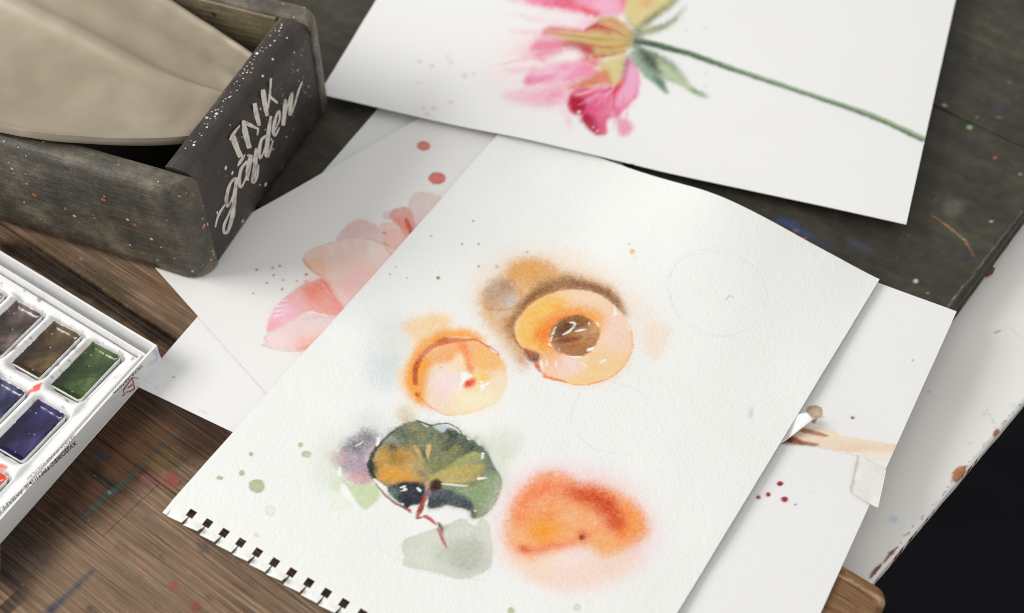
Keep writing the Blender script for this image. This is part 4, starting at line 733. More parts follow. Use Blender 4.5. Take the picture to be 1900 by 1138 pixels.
    for x, y, r in ((590, 300, 10), (660, 255, 9), (675, 283, 10), (735, 342, 11), (778, 335, 10), (527, 375, 8), (672, 462, 11), (595, 488, 12), (548, 488, 8), (567, 518, 9), (535, 280, 9)): c.ell(x, y, r, r * .8, (222, 186, 186), .85, 2)
    for x, y in ((1822, 130), (1738, 140), (1690, 20), (1720, 90), (1825, 390), (1830, 330)): c.ell(x, y, 9, 6, (206, 206, 210), .7, 2)

def paint_under(c):
    c.frame(1400, 720, 4.377)
    c.wash([(100, 430), (240, 380), (420, 322), (640, 345), (700, 385), (900, 425), (1060, 450), (1160, 465), (1135, 522), (1000, 522), (885, 524), (740, 520), (500, 478), (240, 440)], (236, 212, 188), .97, .9, warp=1.2, edge=.14, gran=.12)
    c.wash([(420, 322), (640, 345), (700, 385), (900, 425), (1060, 450), (900, 462), (640, 420), (440, 370)], (238, 222, 196), .9, 2, warp=2); c.wash([(880, 512), (1000, 520), (1135, 520), (1115, 590), (1000, 585), (880, 560)], (238, 228, 210), .95, 1.4, warp=2, edge=.08); c.ell(800, 480, 120, 26, (232, 200, 172), .6, 5, rot=8); c.ell(1080, 490, 50, 18, (238, 208, 190), .7, 4)
    c.wash([(360, 350), (400, 325), (480, 345), (600, 384), (570, 396), (470, 380)], (172, 118, 82), .92, 1.1, warp=1, gran=.2); c.wash([(200, 445), (300, 390), (380, 425), (525, 456), (500, 470), (400, 468), (280, 455)], (150, 94, 66), .92, 1.3, warp=1.2, gran=.25); c.wash([(200, 440), (280, 400), (340, 430), (320, 450)], (108, 60, 42), .85, 3); c.stroke([(240, 446), (500, 482), (820, 550)], 4, (200, 190, 178), .8, .8)
    c.stroke([(640, 420), (760, 440), (960, 470)], 3, (206, 194, 178), .6, .8)
    c.wash([(428, 160), (480, 138), (530, 155), (555, 200), (540, 240), (500, 250), (450, 225), (425, 190)], (190, 164, 132), .95, .8, warp=2.2, ws=3, edge=.5, gran=.2); c.wash([(470, 262), (505, 250), (500, 280), (475, 290)], (172, 134, 96), .95, .8, edge=.3); c.stroke([(540, 225), (566, 240)], 6, (170, 136, 100), .8, .7)
    for x, y, r, ry in ((207, 778, 25, 19), (245, 905, 28, 22), (110, 866, 20, 17), (33, 890, 17, 15), (330, 945, 9, 7), (797, 244, 13, 11)):
        c.ell(x, y, r + 3, ry + 3, (226, 160, 158), .5, 1.3); c.ell(x, y, r, ry, (92, 24, 30), 1, .7, warp=.6); c.ell(x - 1, y - 1, r - 7, max(ry - 7, 2), (196, 46, 46), .95, 1)
    c.dot(88, 766, 4, (120, 120, 120)); c.dot(480, 845, 4, (206, 206, 206))
    c.frame(0, 0, 1); c.dot(465, 778, 2, (140, 60, 70)); c.ell(290, 720, 3, 2, (160, 160, 170), .6, 1); c.ell(275, 700, 14, 10, (222, 222, 228), .6, 4); c.dot(322, 700, 1.5, (120, 120, 120)); c.ell(378, 765, 10, 2, (200, 200, 200), .6, 1, rot=20)
    c.dot(1694, 669, 2, (190, 190, 188))

for f in (paint_main_specks, paint_leaf, paint_big_apricot, paint_small_apricot, paint_grey_leaf, paint_orange): f(CM)
paint_petals(CP); paint_peony(CY); paint_under(CB)
CM.settle(.36, .2); CP.settle(.25, .25); CB.settle(.3, .3); CY.settle(.1, .1)

# ------------------------------------------------------------------ sheets of paper
def sheet(name, corner, ang, W, H, step, zf, canvas, mat, alb, thick=.35, cutter=None, xs=None, ys=None, jitter=.12):
    c, s = math.cos(math.radians(ang)), math.sin(math.radians(ang)); e = np.array([c, s]); n = np.array([-s, c])
    X = np.linspace(0, W, int(W / step) + 1) if xs is None else xs
    Y = np.linspace(0, H, int(H / step) + 1) if ys is None else ys
    x, y = np.meshgrid(X, Y, indexing='ij'); z = zf(x, y)
    fr = lambda q, k: jitter * (fbm(q / 7, q * 0 + k, 21, 3) - .5)
    xx = x + np.where(x == X[0], fr(y, 1.), 0) + np.where(x == X[-1], fr(y, 9.), 0); yy = y + np.where(y == Y[0], fr(x, 17.), 0) + np.where(y == Y[-1], fr(x, 25.), 0)
    P = np.asarray(corner) + xx.ravel()[:, None] * e + yy.ravel()[:, None] * n
    V = np.concatenate([P, z.ravel()[:, None]], 1)
    T, al = canvas.sample(proj(V)); T = np.clip(T, 0, 1.03)
    colr = T * np.asarray(alb)
    Fc = grid_faces(len(X), len(Y))
    if cutter is not None:
        cx = ((X[:-1] + X[1:]) / 2); cy = ((Y[:-1] + Y[1:]) / 2); cxx, cyy = np.meshgrid(cx, cy, indexing='ij')
        Fc = Fc[~cutter(cxx, cyy).ravel()]
    # rim faces along every boundary edge
    ed = np.concatenate([Fc[:, [0, 1]], Fc[:, [1, 2]], Fc[:, [2, 3]], Fc[:, [3, 0]]])
    key = np.sort(ed, 1); code = key[:, 0].astype(np.int64) * len(V) + key[:, 1]
    u, idx, cnt = np.unique(code, return_index=True, return_counts=True); bd = ed[idx[cnt == 1]]
    bv, inv = np.unique(bd, return_inverse=True); inv = inv.reshape(bd.shape); off = len(V)
    B = V[bv].copy(); B[:, 2] -= thick
    rim = np.stack([bd[:, 1], bd[:, 0], off + inv[:, 0], off + inv[:, 1]], -1)
    V2 = np.concatenate([V, B]); colr = np.concatenate([colr, np.broadcast_to(np.asarray(alb) * .93, (len(B), 3))])
    used = np.zeros(len(V2), bool); used[Fc.ravel()] = True; used[rim.ravel()] = True
    re = np.cumsum(used) - 1
    org = (*np.asarray(corner), 0)
    me = mesh_np(name, V2[used], re[np.concatenate([Fc, rim])], True, colr[used], org)
    try:
        me.set_sharp_from_angle(angle=math.radians(40))
    except Exception: pass
    return link(name, me, mat, None, org)
def sstep(a, b, x): t = np.clip((x - a) / (b - a), 0, 1); return t * t * (3 - 2 * t)

# sheet with the brown stroke, underneath (297 x 206)
ob = sheet('paper_sheet', (-163.0, 373.1), -29.17, 299.5, 206.3, .6,
           lambda x, y: .45 + .5 * sstep(40, 160, x) * (fbm(x / 50, y / 50, 3, 2)) + .9 * sstep(240, 299, x) * sstep(120, 206, y), CB, M_SMOOTH, (.80, .80, .80), .4)
tag(ob, 'white sheet with a brown brush stroke and red ink dots under the fruit painting', 'paper sheet')
# sheet with the pink petals (148 x 210), under the box's corner
ob = sheet('painting_sheet', (-164.4, 439.4), -50.9, 148, 210, .6,
           lambda x, y: 1.6 + .45 * fbm(x / 40, y / 40, 8, 2) + .5 * sstep(30, 0, x), CP, M_SMOOTH, (.80, .79, .775), .5)
tag(ob, 'pale pink petal watercolour partly hidden by the fruit painting and the black box', 'painting')

# spiral pad sheet with the fruit: holes and torn slits along its lower edge
HP, HX0, HY = 8.467, 10.6, 5.6
MW, MH = 198., 265.5
hx = [HX0 + HP * i for i in range(23)]
hx = [h for h in hx if h < MW - 3]
xs = list(np.linspace(0, MW, int(MW / .37) + 1)); HW = 1.75
xs = [x for x in xs if not any(abs(x - h) < HW + .2 for h in hx)]
for h in hx: xs += [h - HW, h - HW * .5, h - .3, h + .25, h + HW * .5, h + HW]
xs = np.array(sorted(xs))
ys = [y for y in np.linspace(0, MH, int(MH / .37) + 1) if not (abs(y - (HY - HW)) < .25 or abs(y - (HY + HW)) < .25)] + [HY - HW, HY + HW]
ys = np.array(sorted(ys))
def cut_main(x, y):
    k = np.round((x - HX0) / HP); d = x - (HX0 + k * HP); ok = (k >= 0) & (k < len(hx))
    w = HW - .3 * (vnoise(k * 3.1, k * 0 + 1.5, 19) > .6)
    return ok & (((np.abs(d) < w) & (np.abs(y - HY) < HW)) | ((d > -.3) & (d < .25) & (y < HY)))
def z_main(x, y):
    z = 3.0 + 2.0 * (fbm(x / 44, y / 44, 12, 2) - .38) * sstep(0, 40, y)
    z = z + 10.5 * np.exp(-((x - 122) / 46) ** 2) * sstep(150, 275, y) ** 1.3 + 1.2 * sstep(150, 265, y) * sstep(120, 0, x)
    k = np.floor((x - HX0) / HP); fr = (x - HX0) / HP - k
    j = vnoise(k * 1.7, k * 0 + 3.3, 17)
    lift = np.where((k >= -1) & (k < len(hx)), (fr * (.6 + 2.6 * j) - .15 - .5 * (vnoise(k * 2.3, k * 0 + 8.1, 18) > .7) * (1 - fr)), 0)
    return z + lift * sstep(HY - HW + .5, 0, y) - .6 * sstep(8, 0, y)
ob = sheet('painting_sheet', (-142.6, 308.3), -32.612, MW, MH, .42, z_main, CM, M_PAPER, (.82, .826, .81), .45, cut_main, xs, ys)
tag(ob, 'watercolour of halved apricots and a dark leaf on a perforated pad sheet', 'painting')

# peony, the topmost sheet
pe = on_z([(593, 180), (1678, 428)], 3.6); pd = pe[1] - pe[0]; PANG = math.degrees(math.atan2(pd[1], pd[0])); pc = pe[0][:2]
def PYZ(x, y):
    c, s_ = math.cos(math.radians(PANG)), math.sin(math.radians(PANG)); X = pc[0] + x * c - y * s_ + 142.6; Y = pc[1] + x * s_ + y * c - 308.3
    c, s_ = math.cos(math.radians(-32.612)), math.sin(math.radians(-32.612)); u = X * c + Y * s_; v = -X * s_ + Y * c
    low = np.where((u > -3) & (u < MW + 3) & (v < MH + 3), z_main(np.clip(u, 0, MW), np.clip(v, 20, MH)) + .75, 2.4)
    sm = blur(low, 16); sm = sm + max(0., float((low - sm).max())) * .9
    return np.maximum(sm, low) + 2.2 * sstep(150, 290, x) + .5 * (fbm(x / 70, y / 70, 40, 2) - .4)
ob = sheet('painting_sheet', pc, PANG, float(np.hypot(pd[0], pd[1])), 205, .75, PYZ, CY, M_SMOOTH, (.81, .81, .805), .5)
tag(ob, 'pink peony watercolour with a long green stem lying on top of the sheets', 'painting')

# ------------------------------------------------------------------ strip of tape and the curled scrap on the under sheet
def tape():
    q = on_z([(1400 + x / 4.377, 720 + y / 4.377) for x, y in ((835, 545), (1068, 672), (1000, 982), (768, 838))], 1.6)
    n, k = 40, 60; o = q.mean(0); V = []; 
    for i in range(n):
        for j in range(k):
            u, v = i / (n - 1), j / (k - 1)
            rag = lambda w, s: .016 * (fbm(np.array(w * 9.), np.array(s * 3.7), 90, 3) - .5) * 2
            uu = u + (1 - u) * 1.8 * rag(v, 1.) * (u < .2); vv = v + (.9 * rag(u, 5.) if v > .9 else 0) + (.9 * rag(u, 8.) if v < .1 else 0)
            P = (q[0] * (1 - uu) + q[1] * uu) * (1 - vv) + (q[3] * (1 - uu) + q[2] * uu) * vv
            over = max(0., uu - (.97 - .27 * vv)) * 16
            z = 1.75 + .35 * math.sin(v * 5) * u + (1.0 * max(0, .08 - u) / .08) * (.4 + .6 * float(vnoise(np.array(v * 8), np.array(2.), 9))) - .05 * over + .5 * over * (v > .5) * (v - .5)
            V.append((P[0], P[1], z))
    V = np.array(V); L, Fk = skirt(n, k, len(V)); B = V[L].copy(); B[:, 2] -= .18
    me = mesh_np('masking_tape', np.concatenate([V, B]), np.concatenate([grid_faces(n, k)[:, ::-1], Fk]), True, None, o)
    m, nt, b = new_mat('masking_tape'); v = coords(nt)
    nt.links.new(ramp(nt, noise(nt, v, 260, 4), [(.3, (.78, .77, .72)), (.7, (.84, .83, .79))]), b.inputs['Base Color']); b.inputs['Roughness'].default_value = .6
    b.inputs['Alpha'].default_value = .9
    bump(nt, b, noise(nt, coords(nt, math.radians(30), (1, 6, 1)), 500, 3), .5, .0004)
    tag(link('masking_tape', me, m, None, o), 'torn piece of cream masking tape on the sheet edge below the brown stroke', 'tape')
tape()
def scrap():
    # a folded corner of thin paper poking out from under the fruit painting
    A = on_z([(1456, 819)], 1.4)[0]; Bp = on_z([(1491, 763)], 2.6)[0]; Cp = on_z([(1509, 780)], 4.2)[0]
    inn = np.array([-14., -7., 0]); n = 16; V = []
    for i in range(n):
        for j in range(n):
            u, v = i / (n - 1), j / (n - 1)
            E1 = A * (1 - v) + Bp * v; E2 = A * (1 - v) + Cp * v
            P = E1 * (1 - u) + E2 * u
            P = P + np.array([0, 0, 1.2 * math.sin(u * math.pi) * v + .9 * v * u * u])
            if u < .25: P = P + inn * (.25 - u) * 1.2
            V.append(P)
    V = np.array(V); V[:, 2] = np.maximum(V[:, 2], 1.35); L, Fk = skirt(n, n, len(V)); B = V[L].copy(); B[:, 2] -= .25
    me = mesh_np('paper_scrap', np.concatenate([V, B]), np.concatenate([grid_faces(n, n), Fk]), True, np.full((len(V) + len(B), 3), .8), A)
    tag(link('paper_scrap', me, M_SMOOTH, None, A), 'small folded white paper corner poking out beside the brown stain', 'paper scrap')
scrap()

# ------------------------------------------------------------------ black wooden box
def board(name, o, a, b, la, lb, h, mat, parent, org, r=3.2, z0=0., a0=0., b0=0., wob=.3, corner=(3, 3, 3, 3), ri=None):
    """upright board: plan outline with four corner radii, lofted up and rounded over at the top (r outside, ri inside)"""
    ri = r if ri is None else ri; rings = []; zs = [(0, 1.2), (1.2, 0)] + [(z, 0) for z in np.linspace(6, h - r - .5, 9)] + [(h - r + r * math.sin(t), 0) for t in np.linspace(0, math.pi / 2, 8)]
    if h < 12: zs = [(0, .4), (.4, 0), (h - .4, 0), (h, .4)]
    V = []; Fc = []
    for z, d0 in zs:
        e = lambda rr: 0 if z < h - rr or h < 12 else rr - math.sqrt(max(rr * rr - (z - h + rr) ** 2, 0))
        do, di = d0 + e(r), d0 + e(ri)
        x0, x1, y0, y1 = do, la - di, d0 + (e(min(r, 4.4)) if lb < 40 else 0), lb - d0 - (e(min(r, 4.4)) if lb < 40 else 0)
        ring = []
        for (cx, cy, sx, sy, R, t0) in ((x0, y0, 1, 1, corner[0], 180), (x1, y0, -1, 1, corner[1], 270), (x1, y1, -1, -1, corner[2], 0), (x0, y1, 1, -1, corner[3], 90)):
            R = max(.4, min(R - d0, abs(y1 - y0) / 2 - .1 if R < 6 else abs(y1 - y0) - 1.6))
            for k in range(7):
                t = math.radians(t0 + 15 * k); ring.append((cx + sx * R + R * math.cos(t), cy + sy * R + R * math.sin(t)))
            if R == corner[0]: pass
        # extra points along the long sides for the uneven surface
        out = []
        for k in range(len(ring)):
            p, q = np.array(ring[k]), np.array(ring[(k + 1) % len(ring)]); L = np.hypot(*(q - p)); m_ = 24 if L > 30 else 1
            out += [p + (q - p) * t / m_ for t in range(m_)]
        for x, y in out:
            w = wob * (float(vnoise(np.array(x / 12), np.array(z / 10 + y), 44)) - .5) * (0 < z < h - .5)
            P = np.array(o) + (a0 + x) * a + (b0 + y + (w if y > lb / 2 else -w)) * b + np.array([0, 0, z0 + z]); V.append(P)
        K = len(out)
    for q in range(len(zs) - 1): Fc += [[q * K + i, q * K + (i + 1) % K, (q + 1) * K + (i + 1) % K, (q + 1) * K + i] for i in range(K)]
    Fc.append([(len(zs) - 1) * K + i for i in range(K)]); Fc.append([i for i in range(K - 1, -1, -1)])
    if np.cross(a, b)[2] < 0: Fc = [f[::-1] for f in Fc]
    me = mesh_np(name, np.array(V), Fc, True, None, org)
    try: me.set_sharp_from_angle(angle=math.radians(50))
    except Exception: pass
    return link(name, me, mat, parent)
AB = math.radians(158.3); a_ = np.array([math.cos(AB), math.sin(AB), 0]); BB = math.radians(67.4); b_ = np.array([math.cos(BB), math.sin(BB), 0])
KB = np.array([-139.9, 429.0, 2.2]); BH = 59.; LEAN = 0.0
def box_mat(name, base, specks, olive):
    m, nt, b = new_mat(name); rot = -AB if olive else -BB
    v = coords(nt, rot); vl = coords(nt, rot, (1, 10, 10))
    g = noise(nt, vl, 60, 5, .65, .2); n2 = noise(nt, v, 38, 8, .72); n3 = noise(nt, v, 240, 3, .6)
    lo, mi, hi = base
    c = ramp(nt, n2, [(.3, lo), (.5, mi), (.72, hi)])
    c = mix(nt, c, ramp(nt, g, [(.3, (.5, .5, .5)), (.5, (1, 1, 1)), (.7, (1.35, 1.33, 1.25))]), .65, 'MULTIPLY')
    geo = N(nt, 'ShaderNodeNewGeometry'); wear = math_n(nt, 'MULTIPLY', ramp(nt, geo.outputs['Pointiness'], [(.515, (0, 0, 0)), (.57, (1, 1, 1))]), ramp(nt, n2, [(.5, (0, 0, 0)), (.6, (.8,) * 3)]))
    c = mix(nt, c, lc(140, 124, 98), wear)
    for sc, th, col, keep in specks:
        vo = N(nt, 'ShaderNodeTexVoronoi'); vo.inputs['Scale'].default_value = sc; nt.links.new(v, vo.inputs['Vector'])
        sep = N(nt, 'ShaderNodeSeparateColor'); nt.links.new(vo.outputs['Color'], sep.inputs[0])
        rad = math_n(nt, 'MULTIPLY', math_n(nt, 'SUBTRACT', sep.outputs[0], keep), th / (1 - keep))
        hit = math_n(nt, 'LESS_THAN', vo.outputs['Distance'], rad); c = mix(nt, c, col, hit)
    nt.links.new(c, b.inputs['Base Color'])
    nt.links.new(ramp(nt, n2, [(.3, (.36,) * 3), (.7, (.56,) * 3)]), b.inputs['Roughness']); b.inputs['Specular IOR Level'].default_value = .45
    bump(nt, b, math_n(nt, 'ADD', g, math_n(nt, 'MULTIPLY', n3, .5)), .8, .0008)
    return m
WS = (.75, .74, .70)
M_BOXF = box_mat('worn_black_paint_sheen', (lc(46, 43, 39), lc(82, 77, 67), lc(132, 122, 101)), [(300, .26, lc(206, 200, 186), .9), (230, .3, lc(176, 96, 60), .93), (520, .3, lc(196, 188, 172), .93), (120, .2, lc(50, 52, 76), .9)], True)  # worn tones, lifted so the colour carries the front face's sheen
M_BOXE = box_mat('black_end_paint', (lc(36, 31, 28), lc(50, 43, 39), lc(66, 57, 50)), [(260, .3, WS, .95), (420, .34, WS, .965), (150, .2, lc(176, 96, 60), .95)], False)
M_BOXI = box_mat('bare_inner_wood', (lc(104, 94, 74), lc(132, 120, 94), lc(150, 136, 106)), [(120, .2, lc(70, 66, 56), .9)], True)
def mat_simple(name, col, rough, spec=.5, coat=0, bmp=None):
    m, nt, b = new_mat(name); b.inputs['Roughness'].default_value = rough; b.inputs['Specular IOR Level'].default_value = spec; b.inputs['Coat Weight'].default_value = coat
    v = coords(nt); nt.links.new(ramp(nt, noise(nt, v, 90, 4), [(.3, tuple(c * .93 for c in col)), (.7, col)]), b.inputs['Base Color'])
    if bmp: bump(nt, b, noise(nt, v, bmp[0], 3), bmp[1], bmp[2])
    return m
def wooden_box():
    root = empty('wooden_box', KB); tag(root, 'worn black wooden box with white lettering on its end', 'box'); O = KB
    board('side_board', O, a_, b_, 215, 13, BH, M_BOXF, root, O, r=5.5, corner=(11.5, 3, 3, 1.0))
    board('side_board', O, a_, b_, 215, 12.5, BH + .3, M_BOXF, root, O, r=5.5, b0=120.0, corner=(1.0, 3, 3, 10))
    board('end_board', O, a_, b_, 15.6, 106.6, BH - .3, M_BOXE, root, O, r=8, ri=2.2, a0=.9, b0=13.2, wob=0, corner=(.5, .5, .5, .5))
    board('end_board', O, a_, b_, 12, 106.6, BH - .4, M_BOXE, root, O, r=4.6, a0=199, b0=13.2, wob=0, corner=(.5, .5, .5, .5))
    board('base', O, a_, b_, 180, 106.4, 5, mat_simple('shaded_inner_base', lc(26, 23, 21), .9, .1), root, O, a0=17, b0=13.3, z0=.4, wob=0, corner=(.5, .5, .5, .5))  # base colour blackened to carry the shade under the dish
    # thin lining board inside the far side, unpainted
    board('lining', O, a_, b_, 180, 1.6, BH - 6.5, M_BOXI, root, O, r=.5, a0=17.6, b0=118.2, z0=5.6, wob=0, corner=(.5, .5, .5, .5))
    # lettering brushed on the end board: pixel strokes carried onto the board's face
    n = np.cross(b_, a_ * LEAN + np.array([0, 0, BH])); n = n / np.linalg.norm(n); n = n if n[0] > 0 else -n; p0 = O + a_ * .9 + n * .15
    m, nt, b = new_mat('white_brush_paint'); v = coords(nt)
    nt.links.new(ramp(nt, noise(nt, v, 260, 4, .6), [(.32, lc(150, 138, 128)), (.45, lc(206, 200, 190)), (.7, lc(224, 220, 212))]), b.inputs['Base Color']); b.inputs['Roughness'].default_value = .6
    def glyph(name, strokes):
        V = []; Fc = []
        for pts in strokes:
            Q = catmull(np.array(pts, float), False, 7) if len(pts) > 2 else np.array([np.array(pts[0], float) * (1 - t) + np.array(pts[1], float) * t for t in np.linspace(0, 1, 8)])
            uv = Q[:, :2] / 3.346 + [360, 120]; w = Q[:, 2] / 3.346 / 2 * .98; d = np.gradient(uv, axis=0); d /= np.maximum(np.linalg.norm(d, axis=1), 1e-6)[:, None]
            nn = np.stack([-d[:, 1], d[:, 0]], 1); w = w * (1 + .22 * (vnoise(np.arange(len(Q)) * .8, np.arange(len(Q)) * 0. + pts[0][0], 33) - .5))
            Lp = on_plane(uv + nn * w[:, None], p0, n); Rp = on_plane(uv - nn * w[:, None], p0, n); o = len(V)
            hop = .05 * len(Fc) / 400
            V += [tuple(x + n * hop) for pr in zip(Lp, Rp) for x in pr]; Fc += [[o + 2 * i, o + 2 * i + 1, o + 2 * i + 3, o + 2 * i + 2] for i in range(len(Q) - 1)]
        link(name, mesh_np(name, np.array(V), Fc, False, None, O), m, root)
    glyph('lettering', [
        [(222, 470, 12), (245, 430, 20), (285, 378, 8)], [(240, 445, 36), (262, 510, 34), (290, 575, 32)], [(270, 632, 6), (290, 600, 22), (318, 556, 8)],      # I
        [(306, 350, 22), (320, 430, 36), (344, 520, 30)], [(300, 350, 14), (340, 372, 26), (404, 402, 10)], [(376, 240, 24), (388, 310, 32), (406, 380, 22)], [(392, 440, 6), (398, 405, 14)],  # N
        [(428, 155, 26), (438, 235, 34), (454, 320, 22)], [(478, 85, 14), (470, 190, 14), (452, 300, 10)], [(462, 190, 10), (490, 215, 18), (520, 240, 12)],    # K
        [(132, 1010, 10), (150, 940, 14), (185, 880, 12), (205, 868, 10)], [(258, 700, 14), (225, 740, 18), (202, 820, 22), (206, 880, 16), (232, 840, 10), (262, 740, 14)],          # g
        [(264, 700, 18), (252, 810, 26), (240, 930, 28), (212, 1030, 20), (188, 1045, 16), (186, 1000, 18), (215, 930, 12), (262, 820, 8)],
        [(330, 600, 16), (292, 650, 20), (280, 730, 22), (292, 762, 12), (322, 700, 10), (345, 600, 12)], [(350, 560, 18), (334, 640, 24), (330, 720, 20)],      # a
        [(330, 720, 8), (350, 640, 8), (358, 560, 10)], [(332, 560, 18), (348, 575, 16), (366, 600, 14), (386, 520, 14)], [(390, 530, 16), (378, 640, 26), (366, 728, 26), (392, 690, 14), (400, 620, 8)],    # r
        [(448, 440, 12), (418, 470, 18), (404, 540, 22), (412, 582, 12), (440, 520, 10), (462, 430, 10)], [(478, 320, 16), (462, 420, 26), (450, 560, 26), (470, 540, 12), (490, 470, 8)],  # d
        [(498, 420, 8), (530, 340, 12), (528, 290, 14), (506, 330, 18), (492, 410, 22), (504, 440, 14), (530, 390, 8)],        # e
        [(566, 215, 18), (562, 290, 26), (552, 380, 24)], [(552, 380, 8), (580, 260, 12), (606, 180, 16), (600, 250, 22), (596, 310, 20), (620, 260, 10), (650, 160, 12), (672, 104, 8)]])    # n
    V = []; Fc = []; rs = np.random.RandomState(2)                  # spattered dots of the same paint
    for k in range(70):
        t = rs.rand() ** .8; L = rs.beta(1, 2.2)
        zz = BH * (.83 - .75 * L); P = O + a_ * (.9 + LEAN * zz / BH) + b_ * (18 + 100 * t) + np.array([0, 0, zz]); r = rs.choice([.22, .3, .4, .6], p=[.5, .35, .13, .02]); o = len(V)
        for i in range(7): V.append(P + n * .12 + r * (b_ * math.cos(i * .9) + np.array([0, 0, 1.]) * math.sin(i * .9)))
        Fc.append([o + i for i in range(7)])
    for k in range(60):
        t = rs.rand() ** .75; P = O + a_ * (9.6 + 4.2 * rs.rand()) + b_ * (18 + 99 * t) + np.array([0, 0, BH - .3 + .06]); r = rs.choice([.25, .35, .5, .75], p=[.35, .35, .22, .08]); o = len(V)
        for i in range(7): V.append(P + r * (b_ * math.cos(i * .9) + a_ * math.sin(i * .9)))
        Fc.append([o + i for i in range(7)])
    tag(link('paint_specks', mesh_np('paint_specks', np.array(V), Fc, False, None, O), m, root), kind='stuff')
wooden_box()

# ------------------------------------------------------------------ ceramic leaf dish lying in the box
def dish():
    low = [(-150, 205, 66), (-60, 226, 67.5), (0, 238, 67.5), (70, 251, 67), (150, 258, 65.5), (250, 262, 62), (320, 260, 58), (352, 257, 55), (372, 254, 53)]
    upp = [(60, -150, 66), (150, -85, 63), (230, -42, 61), (310, 0, 59), (370, 38, 57), (420, 70, 55), (462, 98, 53.5), (486, 116, 52)]
    n, k = 110, 70
    def curve(c): 
        Q = catmull(np.array(c, float), False, 20); t = np.linspace(0, len(Q) - 1, n); i = np.minimum(t.astype(int), len(Q) - 2); f = (t - i)[:, None]; Q = Q[i] * (1 - f) + Q[i + 1] * f
        return on_z(Q[:, :2], Q[:, 2])
    A, Bq = curve(low), curve(upp); o = (A + Bq).mean(0) * .5; V = []; T = []
    # the blunt right end dips beside the end board
    for i in range(n):
        for j in range(k):
            v = j / (k - 1); s = i / (n - 1); P = A[i] * (1 - v) + Bq[i] * v
            e = min(v, 1 - v); bowl = -5.0 * min(1., (e / .3)) ** .8 * (1 - .5 * max(0, s - .7) / .3)
            rid = 3.8 * math.exp(-((v - (.62 - .10 * s + .03 * math.sin(6 * s))) / .05) ** 2) + 1.8 * math.exp(-((v - (.36 + .12 * s)) / .08) ** 2) + 2.2 * math.exp(-((v - (.84 - .14 * s)) / .07) ** 2)
            lip = 1.6 * math.exp(-(e / .03) ** 2)
            V.append((P[0], P[1], P[2] + bowl + rid * min(1, e / .12) + lip + .5 * (float(vnoise(np.array(s * 14), np.array(v * 9), 66)) - .5)))
    V = np.array(V)
    L, Fk = skirt(n, k, len(V)); C = V.mean(0); B = V[L].copy(); B[:, :2] += (C[:2] - B[:, :2]) * .012; B[:, 2] -= 5.0
    me = mesh_np('ceramic_dish', np.concatenate([V, B]), np.concatenate([grid_faces(n, k), Fk]), True, None, o)
    m, nt, b = new_mat('beige_glaze'); vv = coords(nt); n1 = noise(nt, vv, 16, 4, .6); n2 = noise(nt, vv, 90, 8, .78); n3 = noise(nt, coords(nt, .2, (1, 3, 1)), 40, 6, .75)
    c = ramp(nt, n1, [(.3, lc(138, 126, 106)), (.55, lc(156, 144, 123)), (.75, lc(174, 163, 142))])
    c = mix(nt, c, lc(170, 148, 108), ramp(nt, math_n(nt, 'MULTIPLY', n2, n3), [(.30, (0, 0, 0)), (.38, (.5,) * 3)]))
    nt.links.new(c, b.inputs['Base Color']); b.inputs['Roughness'].default_value = .36; b.inputs['Specular IOR Level'].default_value = .5
    bump(nt, b, n2, .12, .0008)
    tag(link('ceramic_dish', me, m, None, o), 'beige glazed leaf shaped ceramic dish resting in the black wooden box', 'dish')
dish()

